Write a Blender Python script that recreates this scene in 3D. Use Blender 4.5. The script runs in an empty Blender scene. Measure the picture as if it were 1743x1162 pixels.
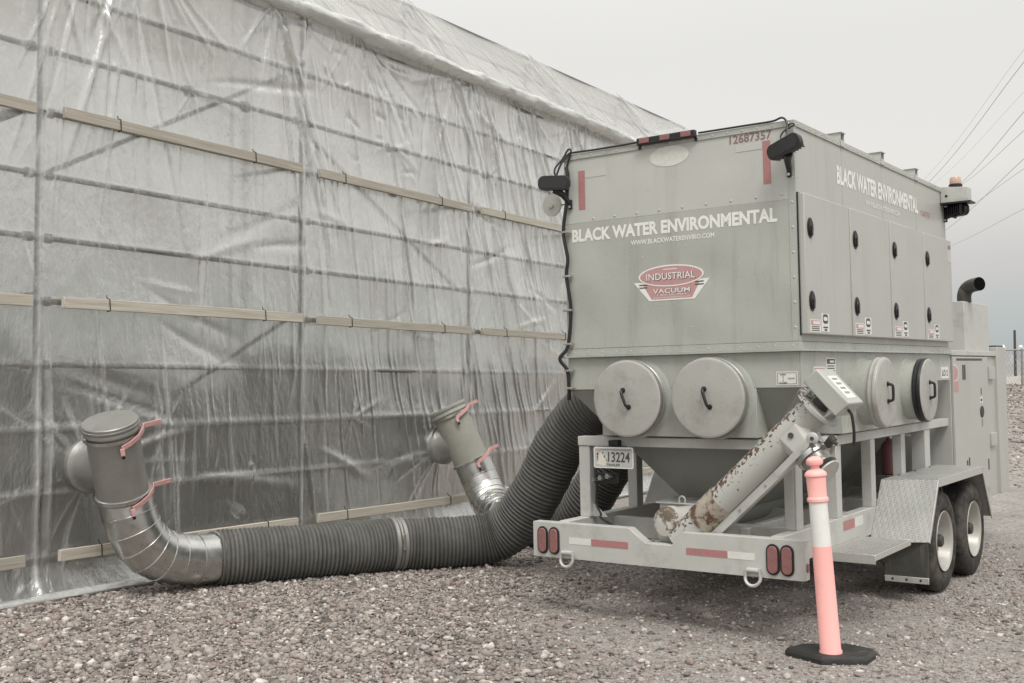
import bpy, bmesh, math, random
import numpy as np
from mathutils import Vector, Matrix
R = math.radians
random.seed(7); rng = np.random.default_rng(7)
S = bpy.context.scene
COL = S.collection
# ------------------------------------------------------------------ camera
cam_d = bpy.data.cameras.new('camera'); cam = bpy.data.objects.new('camera', cam_d); COL.objects.link(cam)
PITCH, ROLL, CAMH = .0405, -.0011, 1.4989
fw = Vector((0, math.cos(PITCH), math.sin(PITCH))); u0 = Vector((0, -math.sin(PITCH), math.cos(PITCH))); r0 = Vector((1, 0, 0))
cr = r0*math.cos(ROLL)+u0*math.sin(ROLL); cu = u0*math.cos(ROLL)-r0*math.sin(ROLL)
mw = Matrix((cr, cu, -fw)).transposed().to_4x4(); mw.translation = (0, 0, CAMH); cam.matrix_world = mw
cam_d.sensor_width = 36; cam_d.lens = 1872.657/1743*36; cam_d.clip_end = 4000; cam_d.clip_start = .05
S.camera = cam
# ------------------------------------------------------------------ world, sun, exposure
W = bpy.data.worlds.new('World'); S.world = W; W.use_nodes = True
SUN_EL, SUN_DIR = R(55), Vector((.15, -1, 0)).normalized()
def build_world():
    nt = W.node_tree; n = nt.nodes; l = nt.links; n.clear()
    out = n.new('ShaderNodeOutputWorld'); add = n.new('ShaderNodeAddShader')
    sky = n.new('ShaderNodeTexSky'); sky.sky_type = 'NISHITA'; sky.sun_disc = False
    sky.sun_elevation = SUN_EL; sky.sun_rotation = math.atan2(SUN_DIR.x, SUN_DIR.y)
    hsv = n.new('ShaderNodeHueSaturation'); hsv.inputs['Saturation'].default_value = .05
    b1 = n.new('ShaderNodeBackground'); b1.inputs[1].default_value = .05
    l.new(sky.outputs[0], hsv.inputs['Color']); l.new(hsv.outputs[0], b1.inputs[0])
    # even overcast layer: dim at the horizon, bright overhead
    tc = n.new('ShaderNodeTexCoord'); sep = n.new('ShaderNodeSeparateXYZ'); l.new(tc.outputs['Generated'], sep.inputs[0])
    ns = n.new('ShaderNodeTexNoise'); ns.inputs['Scale'].default_value = 1.6; ns.inputs['Detail'].default_value = 3; l.new(tc.outputs['Generated'], ns.inputs['Vector'])
    ma = n.new('ShaderNodeMath'); ma.operation = 'MULTIPLY_ADD'; ma.inputs[1].default_value = .06
    l.new(ns.outputs['Fac'], ma.inputs[0]); l.new(sep.outputs['Z'], ma.inputs[2])
    cr_ = n.new('ShaderNodeValToRGB'); cr_.color_ramp.interpolation = 'LINEAR'
    el = cr_.color_ramp.elements
    el[0].position = 0; el[0].color = (.12, .15, .15, 1); el[1].position = 1; el[1].color = (1.55, 1.52, 1.46, 1)
    for pos, c in ((.083, (.185, .222, .215)), (.14, (.307, .286, .272)), (.22, (.527, .512, .473)), (.326, (.573, .564, .538)), (.48, (.76, .75, .72)), (.72, (1.16, 1.145, 1.10))):
        e = el.new(pos); e.color = (*c, 1)
    b2 = n.new('ShaderNodeBackground'); b2.inputs[1].default_value = .86
    l.new(ma.outputs[0], cr_.inputs[0]); l.new(cr_.outputs[0], b2.inputs[0])
    l.new(b1.outputs[0], add.inputs[0]); l.new(b2.outputs[0], add.inputs[1]); l.new(add.outputs[0], out.inputs[0])
build_world()
sl = bpy.data.lights.new('sun', 'SUN'); sl.energy = 1.5; sl.angle = R(20); sl.color = (1, .975, .94)
sun = bpy.data.objects.new('sun', sl); COL.objects.link(sun)
sun.rotation_euler = (-(SUN_DIR*math.cos(SUN_EL)+Vector((0, 0, math.sin(SUN_EL))))).to_track_quat('-Z', 'Y').to_euler(); sun.location = (0, -5, 12)
vs = S.view_settings; vs.view_transform = 'Standard'; vs.look = 'None'; vs.gamma = 1; vs.exposure = .16; vs.use_curve_mapping = False
S.cycles.transparent_max_bounces = 10; S.cycles.max_bounces = 6; S.cycles.transmission_bounces = 4; S.cycles.diffuse_bounces = 3; S.cycles.glossy_bounces = 2
# ------------------------------------------------------------------ materials
MATS = {}
def nodes(name):
    m = bpy.data.materials.new(name); m.use_nodes = True; nt = m.node_tree; return m, nt, nt.nodes, nt.links, nt.nodes['Principled BSDF']
def mat(name, col, rough=.5, metal=0., var=.12, scale=6., bump=0., bscale=60., dirt=None, dirt_amt=.0, dirt_scale=3., spec=.5, streak=False, dent=0., lo=.52, hi=.72):
    """plain procedural surface: mottled colour, uneven gloss, optional stains and relief"""
    if name in MATS: return MATS[name]
    m, nt, n, l, b = nodes(name)
    tc = n.new('ShaderNodeTexCoord'); 
    geo = n.new('ShaderNodeNewGeometry')
    ns = n.new('ShaderNodeTexNoise'); ns.inputs['Scale'].default_value = scale; ns.inputs['Detail'].default_value = 6; ns.inputs['Roughness'].default_value = .65
    vec = tc.outputs['Object']
    if streak:
        mp = n.new('ShaderNodeMapping'); mp.inputs['Scale'].default_value = (3, 3, .25); l.new(vec, mp.inputs[0]); sv = mp.outputs[0]
    else: sv = vec
    l.new(vec, ns.inputs['Vector'])
    mr = n.new('ShaderNodeMapRange'); mr.inputs[1].default_value = .25; mr.inputs[2].default_value = .75; mr.inputs[3].default_value = 1-var; mr.inputs[4].default_value = 1+var
    l.new(ns.outputs['Fac'], mr.inputs[0])
    mx = n.new('ShaderNodeVectorMath'); mx.operation = 'SCALE'; mx.inputs[0].default_value = col; l.new(mr.outputs[0], mx.inputs['Scale'])
    cout = mx.outputs[0]
    if dirt:
        n2 = n.new('ShaderNodeTexNoise'); n2.inputs['Scale'].default_value = dirt_scale; n2.inputs['Detail'].default_value = 9; n2.inputs['Roughness'].default_value = .72
        l.new(sv, n2.inputs['Vector'])
        rp = n.new('ShaderNodeMapRange'); rp.inputs[1].default_value = lo; rp.inputs[2].default_value = hi; rp.inputs[4].default_value = dirt_amt; l.new(n2.outputs['Fac'], rp.inputs[0])
        mc = n.new('ShaderNodeMix'); mc.data_type = 'RGBA'; l.new(rp.outputs[0], mc.inputs[0]); l.new(cout, mc.inputs[6]); mc.inputs[7].default_value = (*dirt, 1); cout = mc.outputs[2]
    l.new(cout, b.inputs['Base Color'])
    r2 = n.new('ShaderNodeMapRange'); r2.inputs[1].default_value = .3; r2.inputs[2].default_value = .7; r2.inputs[3].default_value = max(.03, rough-.08); r2.inputs[4].default_value = min(1, rough+.1)
    l.new(ns.outputs['Fac'], r2.inputs[0]); l.new(r2.outputs[0], b.inputs['Roughness'])
    b.inputs['Metallic'].default_value = metal; b.inputs['Specular IOR Level'].default_value = spec
    if bump or dent:
        nb = n.new('ShaderNodeTexNoise'); nb.inputs['Scale'].default_value = bscale; nb.inputs['Detail'].default_value = 4; l.new(vec, nb.inputs['Vector'])
        bp = n.new('ShaderNodeBump'); bp.inputs['Strength'].default_value = 1; bp.inputs['Distance'].default_value = bump; l.new(nb.outputs['Fac'], bp.inputs['Height'])
        if dent:
            nd = n.new('ShaderNodeTexNoise'); nd.inputs['Scale'].default_value = 1.7; nd.inputs['Detail'].default_value = 1; l.new(vec, nd.inputs['Vector'])
            b0 = n.new('ShaderNodeBump'); b0.inputs['Distance'].default_value = dent; l.new(nd.outputs['Fac'], b0.inputs['Height']); l.new(b0.outputs[0], bp.inputs['Normal'])
        l.new(bp.outputs[0], b.inputs['Normal'])
    MATS[name] = m; return m
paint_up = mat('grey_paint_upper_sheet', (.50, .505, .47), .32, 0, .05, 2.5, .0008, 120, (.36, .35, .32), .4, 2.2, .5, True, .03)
paint = mat('grey_paint', (.415, .425, .385), .28, 0, .07, 2.5, .0008, 120, (.27, .26, .23), .65, 2.2, .5, True, .05)
paint_side = mat('grey_paint_doors', (.445, .445, .412), .36, 0, .04, 2.5, .0006, 140, (.33, .32, .29), .42, 2.0, .45, True, .014)
paint_frame = mat('grey_frame_paint', (.50, .50, .47), .45, 0, .06, 8, .0008, 90, (.24, .22, .19), .45, 5, .4)
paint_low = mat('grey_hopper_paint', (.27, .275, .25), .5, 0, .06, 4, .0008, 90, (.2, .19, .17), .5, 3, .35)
capmat = mat('pale_cap_metal', (.425, .42, .39), .5, .15, .07, 7, .0012, 40, (.25, .23, .195), .65, 5, .4)
alu = mat('aluminium_edge', (.62, .62, .59), .38, .6, .06, 20, .0003, 90)
blackp = mat('black_plastic', (.016, .016, .016), .42, 0, .2, 20, .0006, 200)
rubber = mat('tyre_rubber', (.03, .029, .027), .75, 0, .25, 14, .0015, 90, (.14, .122, .105), .75, 6, .3, lo=.44, hi=.66)
hosem = mat('hose_rubber', (0.088, 0.087, 0.081), .62, 0, .22, 9, .0012, 120, (.20, .19, .17), .6, 4, .4)
hosed = mat('dusty_hose_rib', (.125, .123, .114), .7, 0, .25, 9, .0012, 120, (.25, .235, .21), .6, 3, .3)
flapm = mat('flap_rubber', (.07, .068, .06), .7, 0, .3, 8, .001, 60, (.22, .2, .17), .7, 5, .3, True)
galv = mat('galvanised_steel', (.56, .56, .54), .30, 1, .16, 9, .0012, 14, (.36, .35, .32), .55, 4, .5)
galv_dull = mat('dull_duct_metal', (.31, .305, .285), .42, .5, .1, 7, .001, 40, (.22, .2, .17), .55, 5)
duct_sand = mat('rough_duct_paint', (.33, .325, .285), .62, .1, .1, 9, .002, 70, (.27, .25, .2), .5, 8)
pipe = mat('scaffold_steel', (.20, .20, .195), .5, .5, .2, 10, .001, 60)
steel = mat('bright_steel', (.55, .55, .53), .3, 1, .1, 20, .0006, 80)
redlens = mat('red_lens', (0.27, 0.125, 0.12), .28, 0, .06, 30, .0008, 300)
redtape = mat('red_reflective_tape', (0.42, 0.195, 0.19), .4, 0, .08, 40, .0002, 300, (.3, .2, .19), .5, 9)
whitetape = mat('white_reflective_tape', (.70, .70, .65), .42, 0, .06, 40, .0002, 300, (.5, .48, .43), .5, 9)
paletape = mat('faded_decal', (.52, .525, .48), .5, 0, .03, 20)
letter = mat('white_lettering', (.80, .80, .77), .5, 0, .05, 30, 0, 10, (.6, .6, .56), .4, 14)
reddecal = mat('faded_red_decal', (0.5, 0.285, 0.28), .5, 0, .07, 30, 0, 10, (.5, .3, .28), .5, 12)
rednum = mat('faded_red_number', (0.26, 0.155, 0.15), .5, 0, .1, 30)
stick = mat('sticker_white', (.72, .72, .68), .45, 0, .04, 20)
ink = mat('dark_ink', (.07, .065, .06), .5, 0, .1, 20)
leverred = mat('red_lever', (.56, .31, .30), .5, 0, .14, 20, .001, 60, (.5, .3, .27), .5, 20)
orange = mat('delineator_salmon', (1.0, 0.5, 0.46), .45, 0, .03, 5, .0005, 80, (.62, .33, .29), .45, 5)
whiteband = mat('delineator_white', (.80, .79, .75), .4, 0, .04, 10, .0006, 200, (.6, .58, .53), .4, 9)
amber = mat('amber_lens', (.56, .37, .29), .25, 0, .06, 20)
rimm = mat('pale_rim', (.44, .43, .39), .4, .2, .06, 10, .0006, 60, (.3, .27, .22), .5, 6)
hubm = mat('dark_hub', (.07, .065, .06), .55, .4, .2, 20)
extred = mat('extinguisher_red', (0.3, 0.125, 0.125), .4, 0, .08, 10)
woodm = None
# ------------------------------------------------------------------ mesh builder
class MB:
    def __init__(s): s.v = []; s.f = []; s.m = []; s.mi = 0; s.sm = []
    def add(s, vs, fs, smooth=False):
        k = len(s.v); s.v += [tuple(map(float, p)) for p in vs]; s.f += [tuple(i+k for i in f) for f in fs]; s.m += [s.mi]*len(fs); s.sm += [smooth]*len(fs); return s
    def box(s, a, b):
        (x0, y0, z0), (x1, y1, z1) = a, b
        x0, x1 = min(x0, x1), max(x0, x1); y0, y1 = min(y0, y1), max(y0, y1); z0, z1 = min(z0, z1), max(z0, z1)
        return s.add([(x0, y0, z0), (x1, y0, z0), (x1, y1, z0), (x0, y1, z0), (x0, y0, z1), (x1, y0, z1), (x1, y1, z1), (x0, y1, z1)],
                     [(3, 2, 1, 0), (4, 5, 6, 7), (0, 1, 5, 4), (1, 2, 6, 5), (2, 3, 7, 6), (3, 0, 4, 7)])
    def hexa(s, P): return s.add(P, [(3, 2, 1, 0), (4, 5, 6, 7), (0, 1, 5, 4), (1, 2, 6, 5), (2, 3, 7, 6), (3, 0, 4, 7)])
    def bar(s, p0, p1, w, h, up=(0, 0, 1)):
        p0, p1 = Vector(p0), Vector(p1); d = (p1-p0).normalized(); up = Vector(up)
        a = d.cross(up)
        if a.length < 1e-4: a = d.cross(Vector((1, 0, 0)))
        a.normalize(); b = a.cross(d); a *= w/2; b *= h/2
        return s.hexa([p0-a-b, p0+a-b, p1+a-b, p1-a-b, p0-a+b, p0+a+b, p1+a+b, p1-a+b])
    def rings(s, centres, dirs, radii, n=24, cap=(True, True), ref=None, smooth=True, ell=None):
        vs = []; prev = None
        for c, d, r in zip(centres, dirs, radii):
            c = Vector(c); d = Vector(d).normalized()
            if prev is None:
                a = Vector(ref) if ref else (Vector((0, 0, 1)) if abs(d.z) < .9 else Vector((1, 0, 0)))
            else: a = prev
            a = (a-d*a.dot(d)).normalized(); prev = a; b = d.cross(a)
            for i in range(n):
                t = 2*math.pi*i/n; q = c+(a*math.cos(t)+b*math.sin(t))*r
                vs.append(q)
        m = len(centres); fs = []
        for j in range(m-1):
            for i in range(n): fs.append((j*n+i, j*n+(i+1) % n, (j+1)*n+(i+1) % n, (j+1)*n+i))
        s.add(vs, fs, smooth)
        k = len(s.v)-len(vs)
        for e, j in ((0, 0), (1, m-1)):
            if cap[e]:
                idx = [k+j*n+i for i in range(n)]
                if e == 0: idx = idx[::-1]
                s.f.append(tuple(idx)); s.m.append(s.mi); s.sm.append(False)
        return s
    def cyl(s, p0, p1, r0, r1=None, n=24, cap=(True, True), smooth=True):
        p0, p1 = Vector(p0), Vector(p1); d = p1-p0
        return s.rings([p0, p1], [d, d], [r0, r0 if r1 is None else r1], n, cap, None, smooth)
    def lathe(s, p0, axis, prof, n=28, cap=(True, True)):
        p0 = Vector(p0); axis = Vector(axis).normalized()
        return s.rings([p0+axis*h for h, r in prof], [axis]*len(prof), [r for h, r in prof], n, cap)
    def tube(s, pts, r, n=8, cap=(True, True)):
        pts = [Vector(p) for p in pts]; ds = []
        for i in range(len(pts)):
            ds.append(pts[min(i+1, len(pts)-1)]-pts[max(i-1, 0)])
        rr = r if isinstance(r, (list, tuple)) else [r]*len(pts)
        return s.rings(pts, ds, rr, n, cap)
    def prism(s, poly, o, ax, ay, az, depth):
        """extrude the 2D polygon (x,y) lying in axes ax, ay from o along az by depth"""
        o, ax, ay, az = Vector(o), Vector(ax), Vector(ay), Vector(az); n = len(poly)
        a = [o+ax*x+ay*y for x, y in poly]; b = [p+az*depth for p in a]
        fs = [tuple(range(n))[::-1], tuple(range(n, 2*n))]+[(i, (i+1) % n, n+(i+1) % n, n+i) for i in range(n)]
        return s.add(a+b, fs)
    def sphere(s, c, r, sc=(1, 1, 1), nu=16, nv=10):
        c = Vector(c); vs = []; fs = []
        for j in range(nv+1):
            th = math.pi*j/nv
            for i in range(nu):
                ph = 2*math.pi*i/nu; vs.append((c.x+r*sc[0]*math.sin(th)*math.cos(ph), c.y+r*sc[1]*math.sin(th)*math.sin(ph), c.z+r*sc[2]*math.cos(th)))
        for j in range(nv):
            for i in range(nu): fs.append((j*nu+i, (j+1)*nu+i, (j+1)*nu+(i+1) % nu, j*nu+(i+1) % nu))
        return s.add(vs, fs, True)
    def obj(s, name, mats, parent=None, bevel=0., seg=2):
        me = bpy.data.meshes.new(name); me.from_pydata(s.v, [], s.f)
        if not isinstance(mats, (list, tuple)): mats = [mats]
        for m in mats: me.materials.append(m)
        me.polygons.foreach_set('material_index', s.m); me.polygons.foreach_set('use_smooth', s.sm); me.update()
        bm = bmesh.new(); bm.from_mesh(me); bmesh.ops.recalc_face_normals(bm, faces=bm.faces); bm.to_mesh(me); bm.free(); me.set_sharp_from_angle(angle=R(34))
        return link(name, me, parent, bevel, seg)
def link(name, me, parent=None, bevel=0., seg=2):
    o = bpy.data.objects.new(name, me); COL.objects.link(o)
    if parent is not None: o.parent = parent
    if bevel:
        b = o.modifiers.new('bevel', 'BEVEL'); b.width = bevel; b.segments = seg; b.limit_method = 'ANGLE'; b.angle_limit = R(40); b.harden_normals = False
    return o
def tag(o, label, cat, group=None, kind=None):
    if label: o['label'] = label
    if cat: o['category'] = cat
    if group: o['group'] = group
    if kind: o['kind'] = kind
    return o
def empty(name, loc=(0, 0, 0)):
    o = bpy.data.objects.new(name, None); COL.objects.link(o); o.location = loc; o.empty_display_size = .1; return o
def spline(P, n=12):
    """Catmull-Rom through the points"""
    P = [Vector(p) for p in P]; out = []
    for i in range(len(P)-1):
        p0, p1, p2, p3 = P[max(i-1, 0)], P[i], P[i+1], P[min(i+2, len(P)-1)]
        for k in range(n):
            t = k/n; out.append(.5*((2*p1)+(p2-p0)*t+(2*p0-5*p1+4*p2-p3)*t*t+(3*p1-p0-3*p2+p3)*t**3))
    out.append(P[-1]); return out
def resample(P, step):
    P = [Vector(p) for p in P]; d = [0]
    for a, b in zip(P, P[1:]): d.append(d[-1]+(b-a).length)
    n = max(2, int(round(d[-1]/step))); out = []; j = 0
    for i in range(n+1):
        t = d[-1]*i/n
        while j < len(P)-2 and d[j+1] < t: j += 1
        f = (t-d[j])/max(1e-9, d[j+1]-d[j]); out.append(P[j].lerp(P[j+1], f))
    return out
_tc = {}
def text_mesh(txt, bold):
    k = (txt, bold)
    if k not in _tc:
        cu_ = bpy.data.curves.new('t', 'FONT'); cu_.body = txt; cu_.size = 1; cu_.offset = bold; cu_.resolution_u = 3; cu_.fill_mode = 'FRONT'
        ob = bpy.data.objects.new('t', cu_); COL.objects.link(ob); dg = bpy.context.evaluated_depsgraph_get(); dg.update()
        me = ob.evaluated_get(dg).to_mesh(); vs = [v.co.copy() for v in me.vertices]; fs = [tuple(p.vertices) for p in me.polygons]
        bpy.data.objects.remove(ob); bpy.data.curves.remove(cu_); _tc[k] = (vs, fs)
    return _tc[k]
def text(txt, o, ax, ay, w, h, m, parent, name='lettering', bold=.0, rot=0.):
    vs, fs = text_mesh(txt, bold); xs = [v.x for v in vs]; ys = [v.y for v in vs]
    x0, x1, y0, y1 = min(xs), max(xs), min(ys), max(ys); o, ax, ay = Vector(o), Vector(ax), Vector(ay); az = ax.cross(ay)
    mb = MB(); mb.add([o+ax*((v.x-x0)/(x1-x0)*w)+ay*((v.y-y0)/(y1-y0)*h)+az*.0012 for v in vs], fs)
    me = bpy.data.meshes.new(name); me.from_pydata(mb.v, [], mb.f); me.materials.append(m); return link(name, me, parent)
X, Y, Z = Vector((1, 0, 0)), Vector((0, 1, 0)), Vector((0, 0, 1))
# ------------------------------------------------------------------ ground
def ground_z(x, y):
    far = np.clip((y-19)/30, 0, 1); far = far*far*(3-2*far)*1.55
    return .012*np.sin(x*1.3+.4)*np.sin(y*1.1)+.006*np.sin(x*3.1+y*2.3)+far
def build_ground():
    xs = np.concatenate([np.linspace(-900, -30, 12), np.linspace(-20, 24, 150), np.linspace(30, 900, 14)])
    ys = np.concatenate([np.linspace(-60, 2, 10), np.linspace(3, 20, 70), np.linspace(21, 60, 40), np.linspace(70, 900, 14)])
    Xg, Yg = np.meshgrid(xs, ys); Zg = ground_z(Xg, Yg); v = np.stack([Xg, Yg, Zg], -1).reshape(-1, 3); nx = len(xs); ny = len(ys)
    i = np.arange(nx-1)[None]+np.arange(ny-1)[:, None]*nx; f = np.stack([i, i+1, i+nx+1, i+nx], -1).reshape(-1, 4)
    me = bpy.data.meshes.new('ground'); me.from_pydata(v.tolist(), [], f.tolist()); me.polygons.foreach_set('use_smooth', [True]*len(f))
    m, nt, n, l, b = nodes('gravel_dirt'); tc = n.new('ShaderNodeTexCoord')
    vo = n.new('ShaderNodeTexVoronoi'); vo.inputs['Scale'].default_value = 34; l.new(tc.outputs['Object'], vo.inputs['Vector'])
    ns = n.new('ShaderNodeTexNoise'); ns.inputs['Scale'].default_value = .9; ns.inputs['Detail'].default_value = 8; ns.inputs['Roughness'].default_value = .7; l.new(tc.outputs['Object'], ns.inputs['Vector'])
    fine = n.new('ShaderNodeTexNoise'); fine.inputs['Scale'].default_value = 45; fine.inputs['Detail'].default_value = 6; fine.inputs['Roughness'].default_value = .75; l.new(tc.outputs['Object'], fine.inputs['Vector'])
    rp = n.new('ShaderNodeValToRGB'); e = rp.color_ramp.elements; e[0].position = .3; e[0].color = (.165, .138, .118, 1); e[1].position = .70; e[1].color = (.40, .35, .305, 1); l.new(fine.outputs['Fac'], rp.inputs[0])
    mxv = n.new('ShaderNodeMix'); mxv.data_type = 'RGBA'; mxv.inputs[0].default_value = .38; l.new(rp.outputs[0], mxv.inputs[6])
    hs = n.new('ShaderNodeHueSaturation'); hs.inputs['Saturation'].default_value = .14; hs.inputs['Value'].default_value = .5; l.new(vo.outputs['Color'], hs.inputs['Color']); l.new(hs.outputs[0], mxv.inputs[7])
    mr = n.new('ShaderNodeMapRange'); mr.inputs[1].default_value = .3; mr.inputs[2].default_value = .7; mr.inputs[3].default_value = .72; mr.inputs[4].default_value = 1.2; l.new(ns.outputs['Fac'], mr.inputs[0])
    sc = n.new('ShaderNodeVectorMath'); sc.operation = 'SCALE'; l.new(mxv.outputs[2], sc.inputs[0]); l.new(mr.outputs[0], sc.inputs['Scale']); l.new(sc.outputs[0], b.inputs['Base Color'])
    b.inputs['Roughness'].default_value = .92; b.inputs['Specular IOR Level'].default_value = .2
    bp = n.new('ShaderNodeBump'); bp.inputs['Distance'].default_value = .012; bp.inputs['Strength'].default_value = .9; l.new(vo.outputs['Distance'], bp.inputs['Height'])
    bp2 = n.new('ShaderNodeBump'); bp2.inputs['Distance'].default_value = .006; l.new(fine.outputs['Fac'], bp2.inputs['Height']); l.new(bp.outputs[0], bp2.inputs['Normal']); l.new(bp2.outputs[0], b.inputs['Normal'])
    me.materials.append(m); o = link('ground', me); o['kind'] = 'structure'
build_ground()
WA = .5775; K = .898
WO = Vector((-3.70*K, 8.584*K, 0)); WD = Vector((math.sin(WA), math.cos(WA), 0)); WN = Vector((math.cos(WA), -math.sin(WA), 0))
BAY = 2.918*K
TO = Vector((1.7454, 6.568, 0)); TA = .6296; TP = .0173; TL = -.0097
s_ = Vector((math.cos(TA), -math.sin(TA), 0)); d_ = Vector((math.sin(TA), math.cos(TA), 0))
def build_gravel():
    """loose crushed stone: thousands of angular chips, each a small solid, joined into one mass"""
    def field(n, x0, x1, y0, y1, keep):
        x = rng.uniform(x0, x1, n); y = rng.uniform(y0, y1, n); k = keep(x, y); return x[k], y[k]
    def wall_side(x, y): return (x-WO.x)*WN.x+(y-WO.y)*WN.y          # >0 is the camera's side of the sheet
    def tr_u(x, y): return (x-TO.x)*s_.x+(y-TO.y)*s_.y
    def tr_v(x, y): return (x-TO.x)*d_.x+(y-TO.y)*d_.y
    def rough(x, y): return 1/(1+np.exp((x+.10*(y-6)+.15+.25*np.sin(y*2.1)+.2*np.sin(x*3.3))*2.4))    # 1 = clean crushed stone, 0 = compacted dirt
    def vis(x, y, m=1.12): return np.abs(x) < y*.4654*m+.35
    P = []
    a = 4.9; b_ = 10.5
    x, y = field(180000, -5, 5, a, b_, lambda x, y: vis(x, y) & (wall_side(x, y) > .06) & (rng.random(len(x)) < rough(x, y)))
    P.append((x, y, rng.lognormal(math.log(.0116), .42, len(x)), rng.uniform(-.005, .010, len(x))))
    x, y = field(190000, -3, 6, a, b_, lambda x, y: vis(x, y) & (wall_side(x, y) > .06) & (rng.random(len(x)) > rough(x, y)-.05) & (rng.random(len(x)) < .75))
    P.append((x, y, rng.lognormal(math.log(.0052), .5, len(x)), rng.uniform(-.003, .0015, len(x))))
    x, y = field(230000, 2.2, 13, 6.5, 24, lambda x, y: vis(x, y, 1.35) & (x > y*.30) & (rng.random(len(x)) < np.clip((tr_u(x, y)-.3)/1.4, 0, 1)*np.clip(1.35-y/26, .3, 1)*np.clip((y*.62-x)/(y*.12), 0, 1)))
    P.append((x, y, rng.lognormal(math.log(.0105), .5, len(x)), rng.uniform(-.005, .004, len(x))))
    q_ = rng.uniform(0, 1, 26000); y = 16+46*q_**.7; x = y*rng.normal(.462, .055, 26000)
    P.append((x, y, rng.lognormal(math.log(.036), .45, 26000)*np.clip(y/30, .5, 1.4), rng.uniform(-.03, .008, 26000)))
    x, y = field(9000, -3.2, 1.6, 7.5, 13, lambda x, y: (wall_side(x, y) > .06) & (tr_u(x, y) < -1.7) & (y > 9.5))
    P.append((x, y, rng.lognormal(math.log(.015), .33, len(x)), rng.uniform(-.004, .01, len(x))))
    x = np.concatenate([p[0] for p in P]); y = np.concatenate([p[1] for p in P]); r = np.concatenate([np.clip(p[2], .004, .13 if p[1].min() > 15.5 else .034) for p in P]); dz = np.concatenate([p[3] for p in P])
    ph = (1+5**.5)/2
    ico = np.array([(-1, ph, 0), (1, ph, 0), (-1, -ph, 0), (1, -ph, 0), (0, -1, ph), (0, 1, ph), (0, -1, -ph), (0, 1, -ph), (ph, 0, -1), (ph, 0, 1), (-ph, 0, -1), (-ph, 0, 1)])/math.hypot(1, ph)
    icf = np.array([(0, 11, 5), (0, 5, 1), (0, 1, 7), (0, 7, 10), (0, 10, 11), (1, 5, 9), (5, 11, 4), (11, 10, 2), (10, 7, 6), (7, 1, 8), (3, 9, 4), (3, 4, 2), (3, 2, 6), (3, 6, 8), (3, 8, 9), (4, 9, 5), (2, 4, 11), (6, 2, 10), (8, 6, 7), (9, 8, 1)])
    octv = np.array([(1, 0, 0), (-1, 0, 0), (0, 1, 0), (0, -1, 0), (0, 0, 1), (0, 0, -1.)]); ocf = np.array([(0, 2, 4), (2, 1, 4), (1, 3, 4), (3, 0, 4), (2, 0, 5), (1, 2, 5), (3, 1, 5), (0, 3, 5)])
    pal = np.array([(.28, .240, .215), (.335, .292, .262), (.21, .182, .165), (.41, .37, .335), (.30, .24, .215), (.56, .52, .475), (.12, .108, .10), (.265, .25, .235)])
    pw = np.array([.22, .2, .13, .15, .11, .07, .06, .06])
    VV, FF_, CC, base_ = [], [], [], 0
    for sel, iv, fi in (((r >= .0085) & (y < 9.5), ico, icf), ((r < .0085) | (y >= 9.5), octv, ocf)):
        xx, yy, r_, dz_ = x[sel], y[sel], r[sel], dz[sel]; n = len(xx); nv = len(iv)
        var = np.stack([iv*(1+rng.uniform(-.46, .34, (nv, 1)))*rng.uniform(.65, 1.3, (1, 3)) for _ in range(40)])
        V = var[rng.integers(0, 40, n)]*r_[:, None, None]
        sq = np.stack([rng.uniform(.85, 1.35, n), rng.uniform(.75, 1.1, n), rng.uniform(.42, .85, n)], -1); V = V*sq[:, None, :]
        az = rng.uniform(0, 2*np.pi, n); tl = rng.normal(0, .35, n); c, s = np.cos(tl)[:, None], np.sin(tl)[:, None]
        V = np.stack([V[..., 0], V[..., 1]*c-V[..., 2]*s, V[..., 1]*s+V[..., 2]*c], -1); c, s = np.cos(az)[:, None], np.sin(az)[:, None]
        V = np.stack([V[..., 0]*c-V[..., 1]*s, V[..., 0]*s+V[..., 1]*c, V[..., 2]], -1)
        V += np.stack([xx, yy, ground_z(xx, yy)+dz_+r_*.12], -1)[:, None, :]
        VV.append(V.reshape(-1, 3)); FF_.append((fi[None]+(np.arange(n)*nv)[:, None, None]).reshape(-1, 3)+base_); base_ += n*nv
        colr = pal[rng.choice(8, n, p=pw/pw.sum())]*rng.uniform(.85, 1.15, (n, 1)); CC.append(np.repeat(np.concatenate([colr, np.ones((n, 1))], 1), nv, 0))
    V = np.concatenate(VV); F = np.concatenate(FF_); nf = len(F)
    me = bpy.data.meshes.new('gravel'); me.vertices.add(len(V)); me.vertices.foreach_set('co', V.reshape(-1))
    me.loops.add(nf*3); me.loops.foreach_set('vertex_index', F.reshape(-1)); me.polygons.add(nf); me.polygons.foreach_set('loop_start', np.arange(nf)*3); me.update(calc_edges=True)
    at = me.attributes.new('stone', 'FLOAT_COLOR', 'POINT'); at.data.foreach_set('color', np.concatenate(CC).reshape(-1))
    m, nt, nn, l, b = nodes('crushed_stone'); av = nn.new('ShaderNodeAttribute'); av.attribute_name = 'stone'
    tc = nn.new('ShaderNodeTexCoord'); ns = nn.new('ShaderNodeTexNoise'); ns.inputs['Scale'].default_value = 120; ns.inputs['Detail'].default_value = 4; l.new(tc.outputs['Object'], ns.inputs['Vector'])
    mr = nn.new('ShaderNodeMapRange'); mr.inputs[1].default_value = .3; mr.inputs[2].default_value = .7; mr.inputs[3].default_value = .82; mr.inputs[4].default_value = 1.15; l.new(ns.outputs['Fac'], mr.inputs[0])
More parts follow.
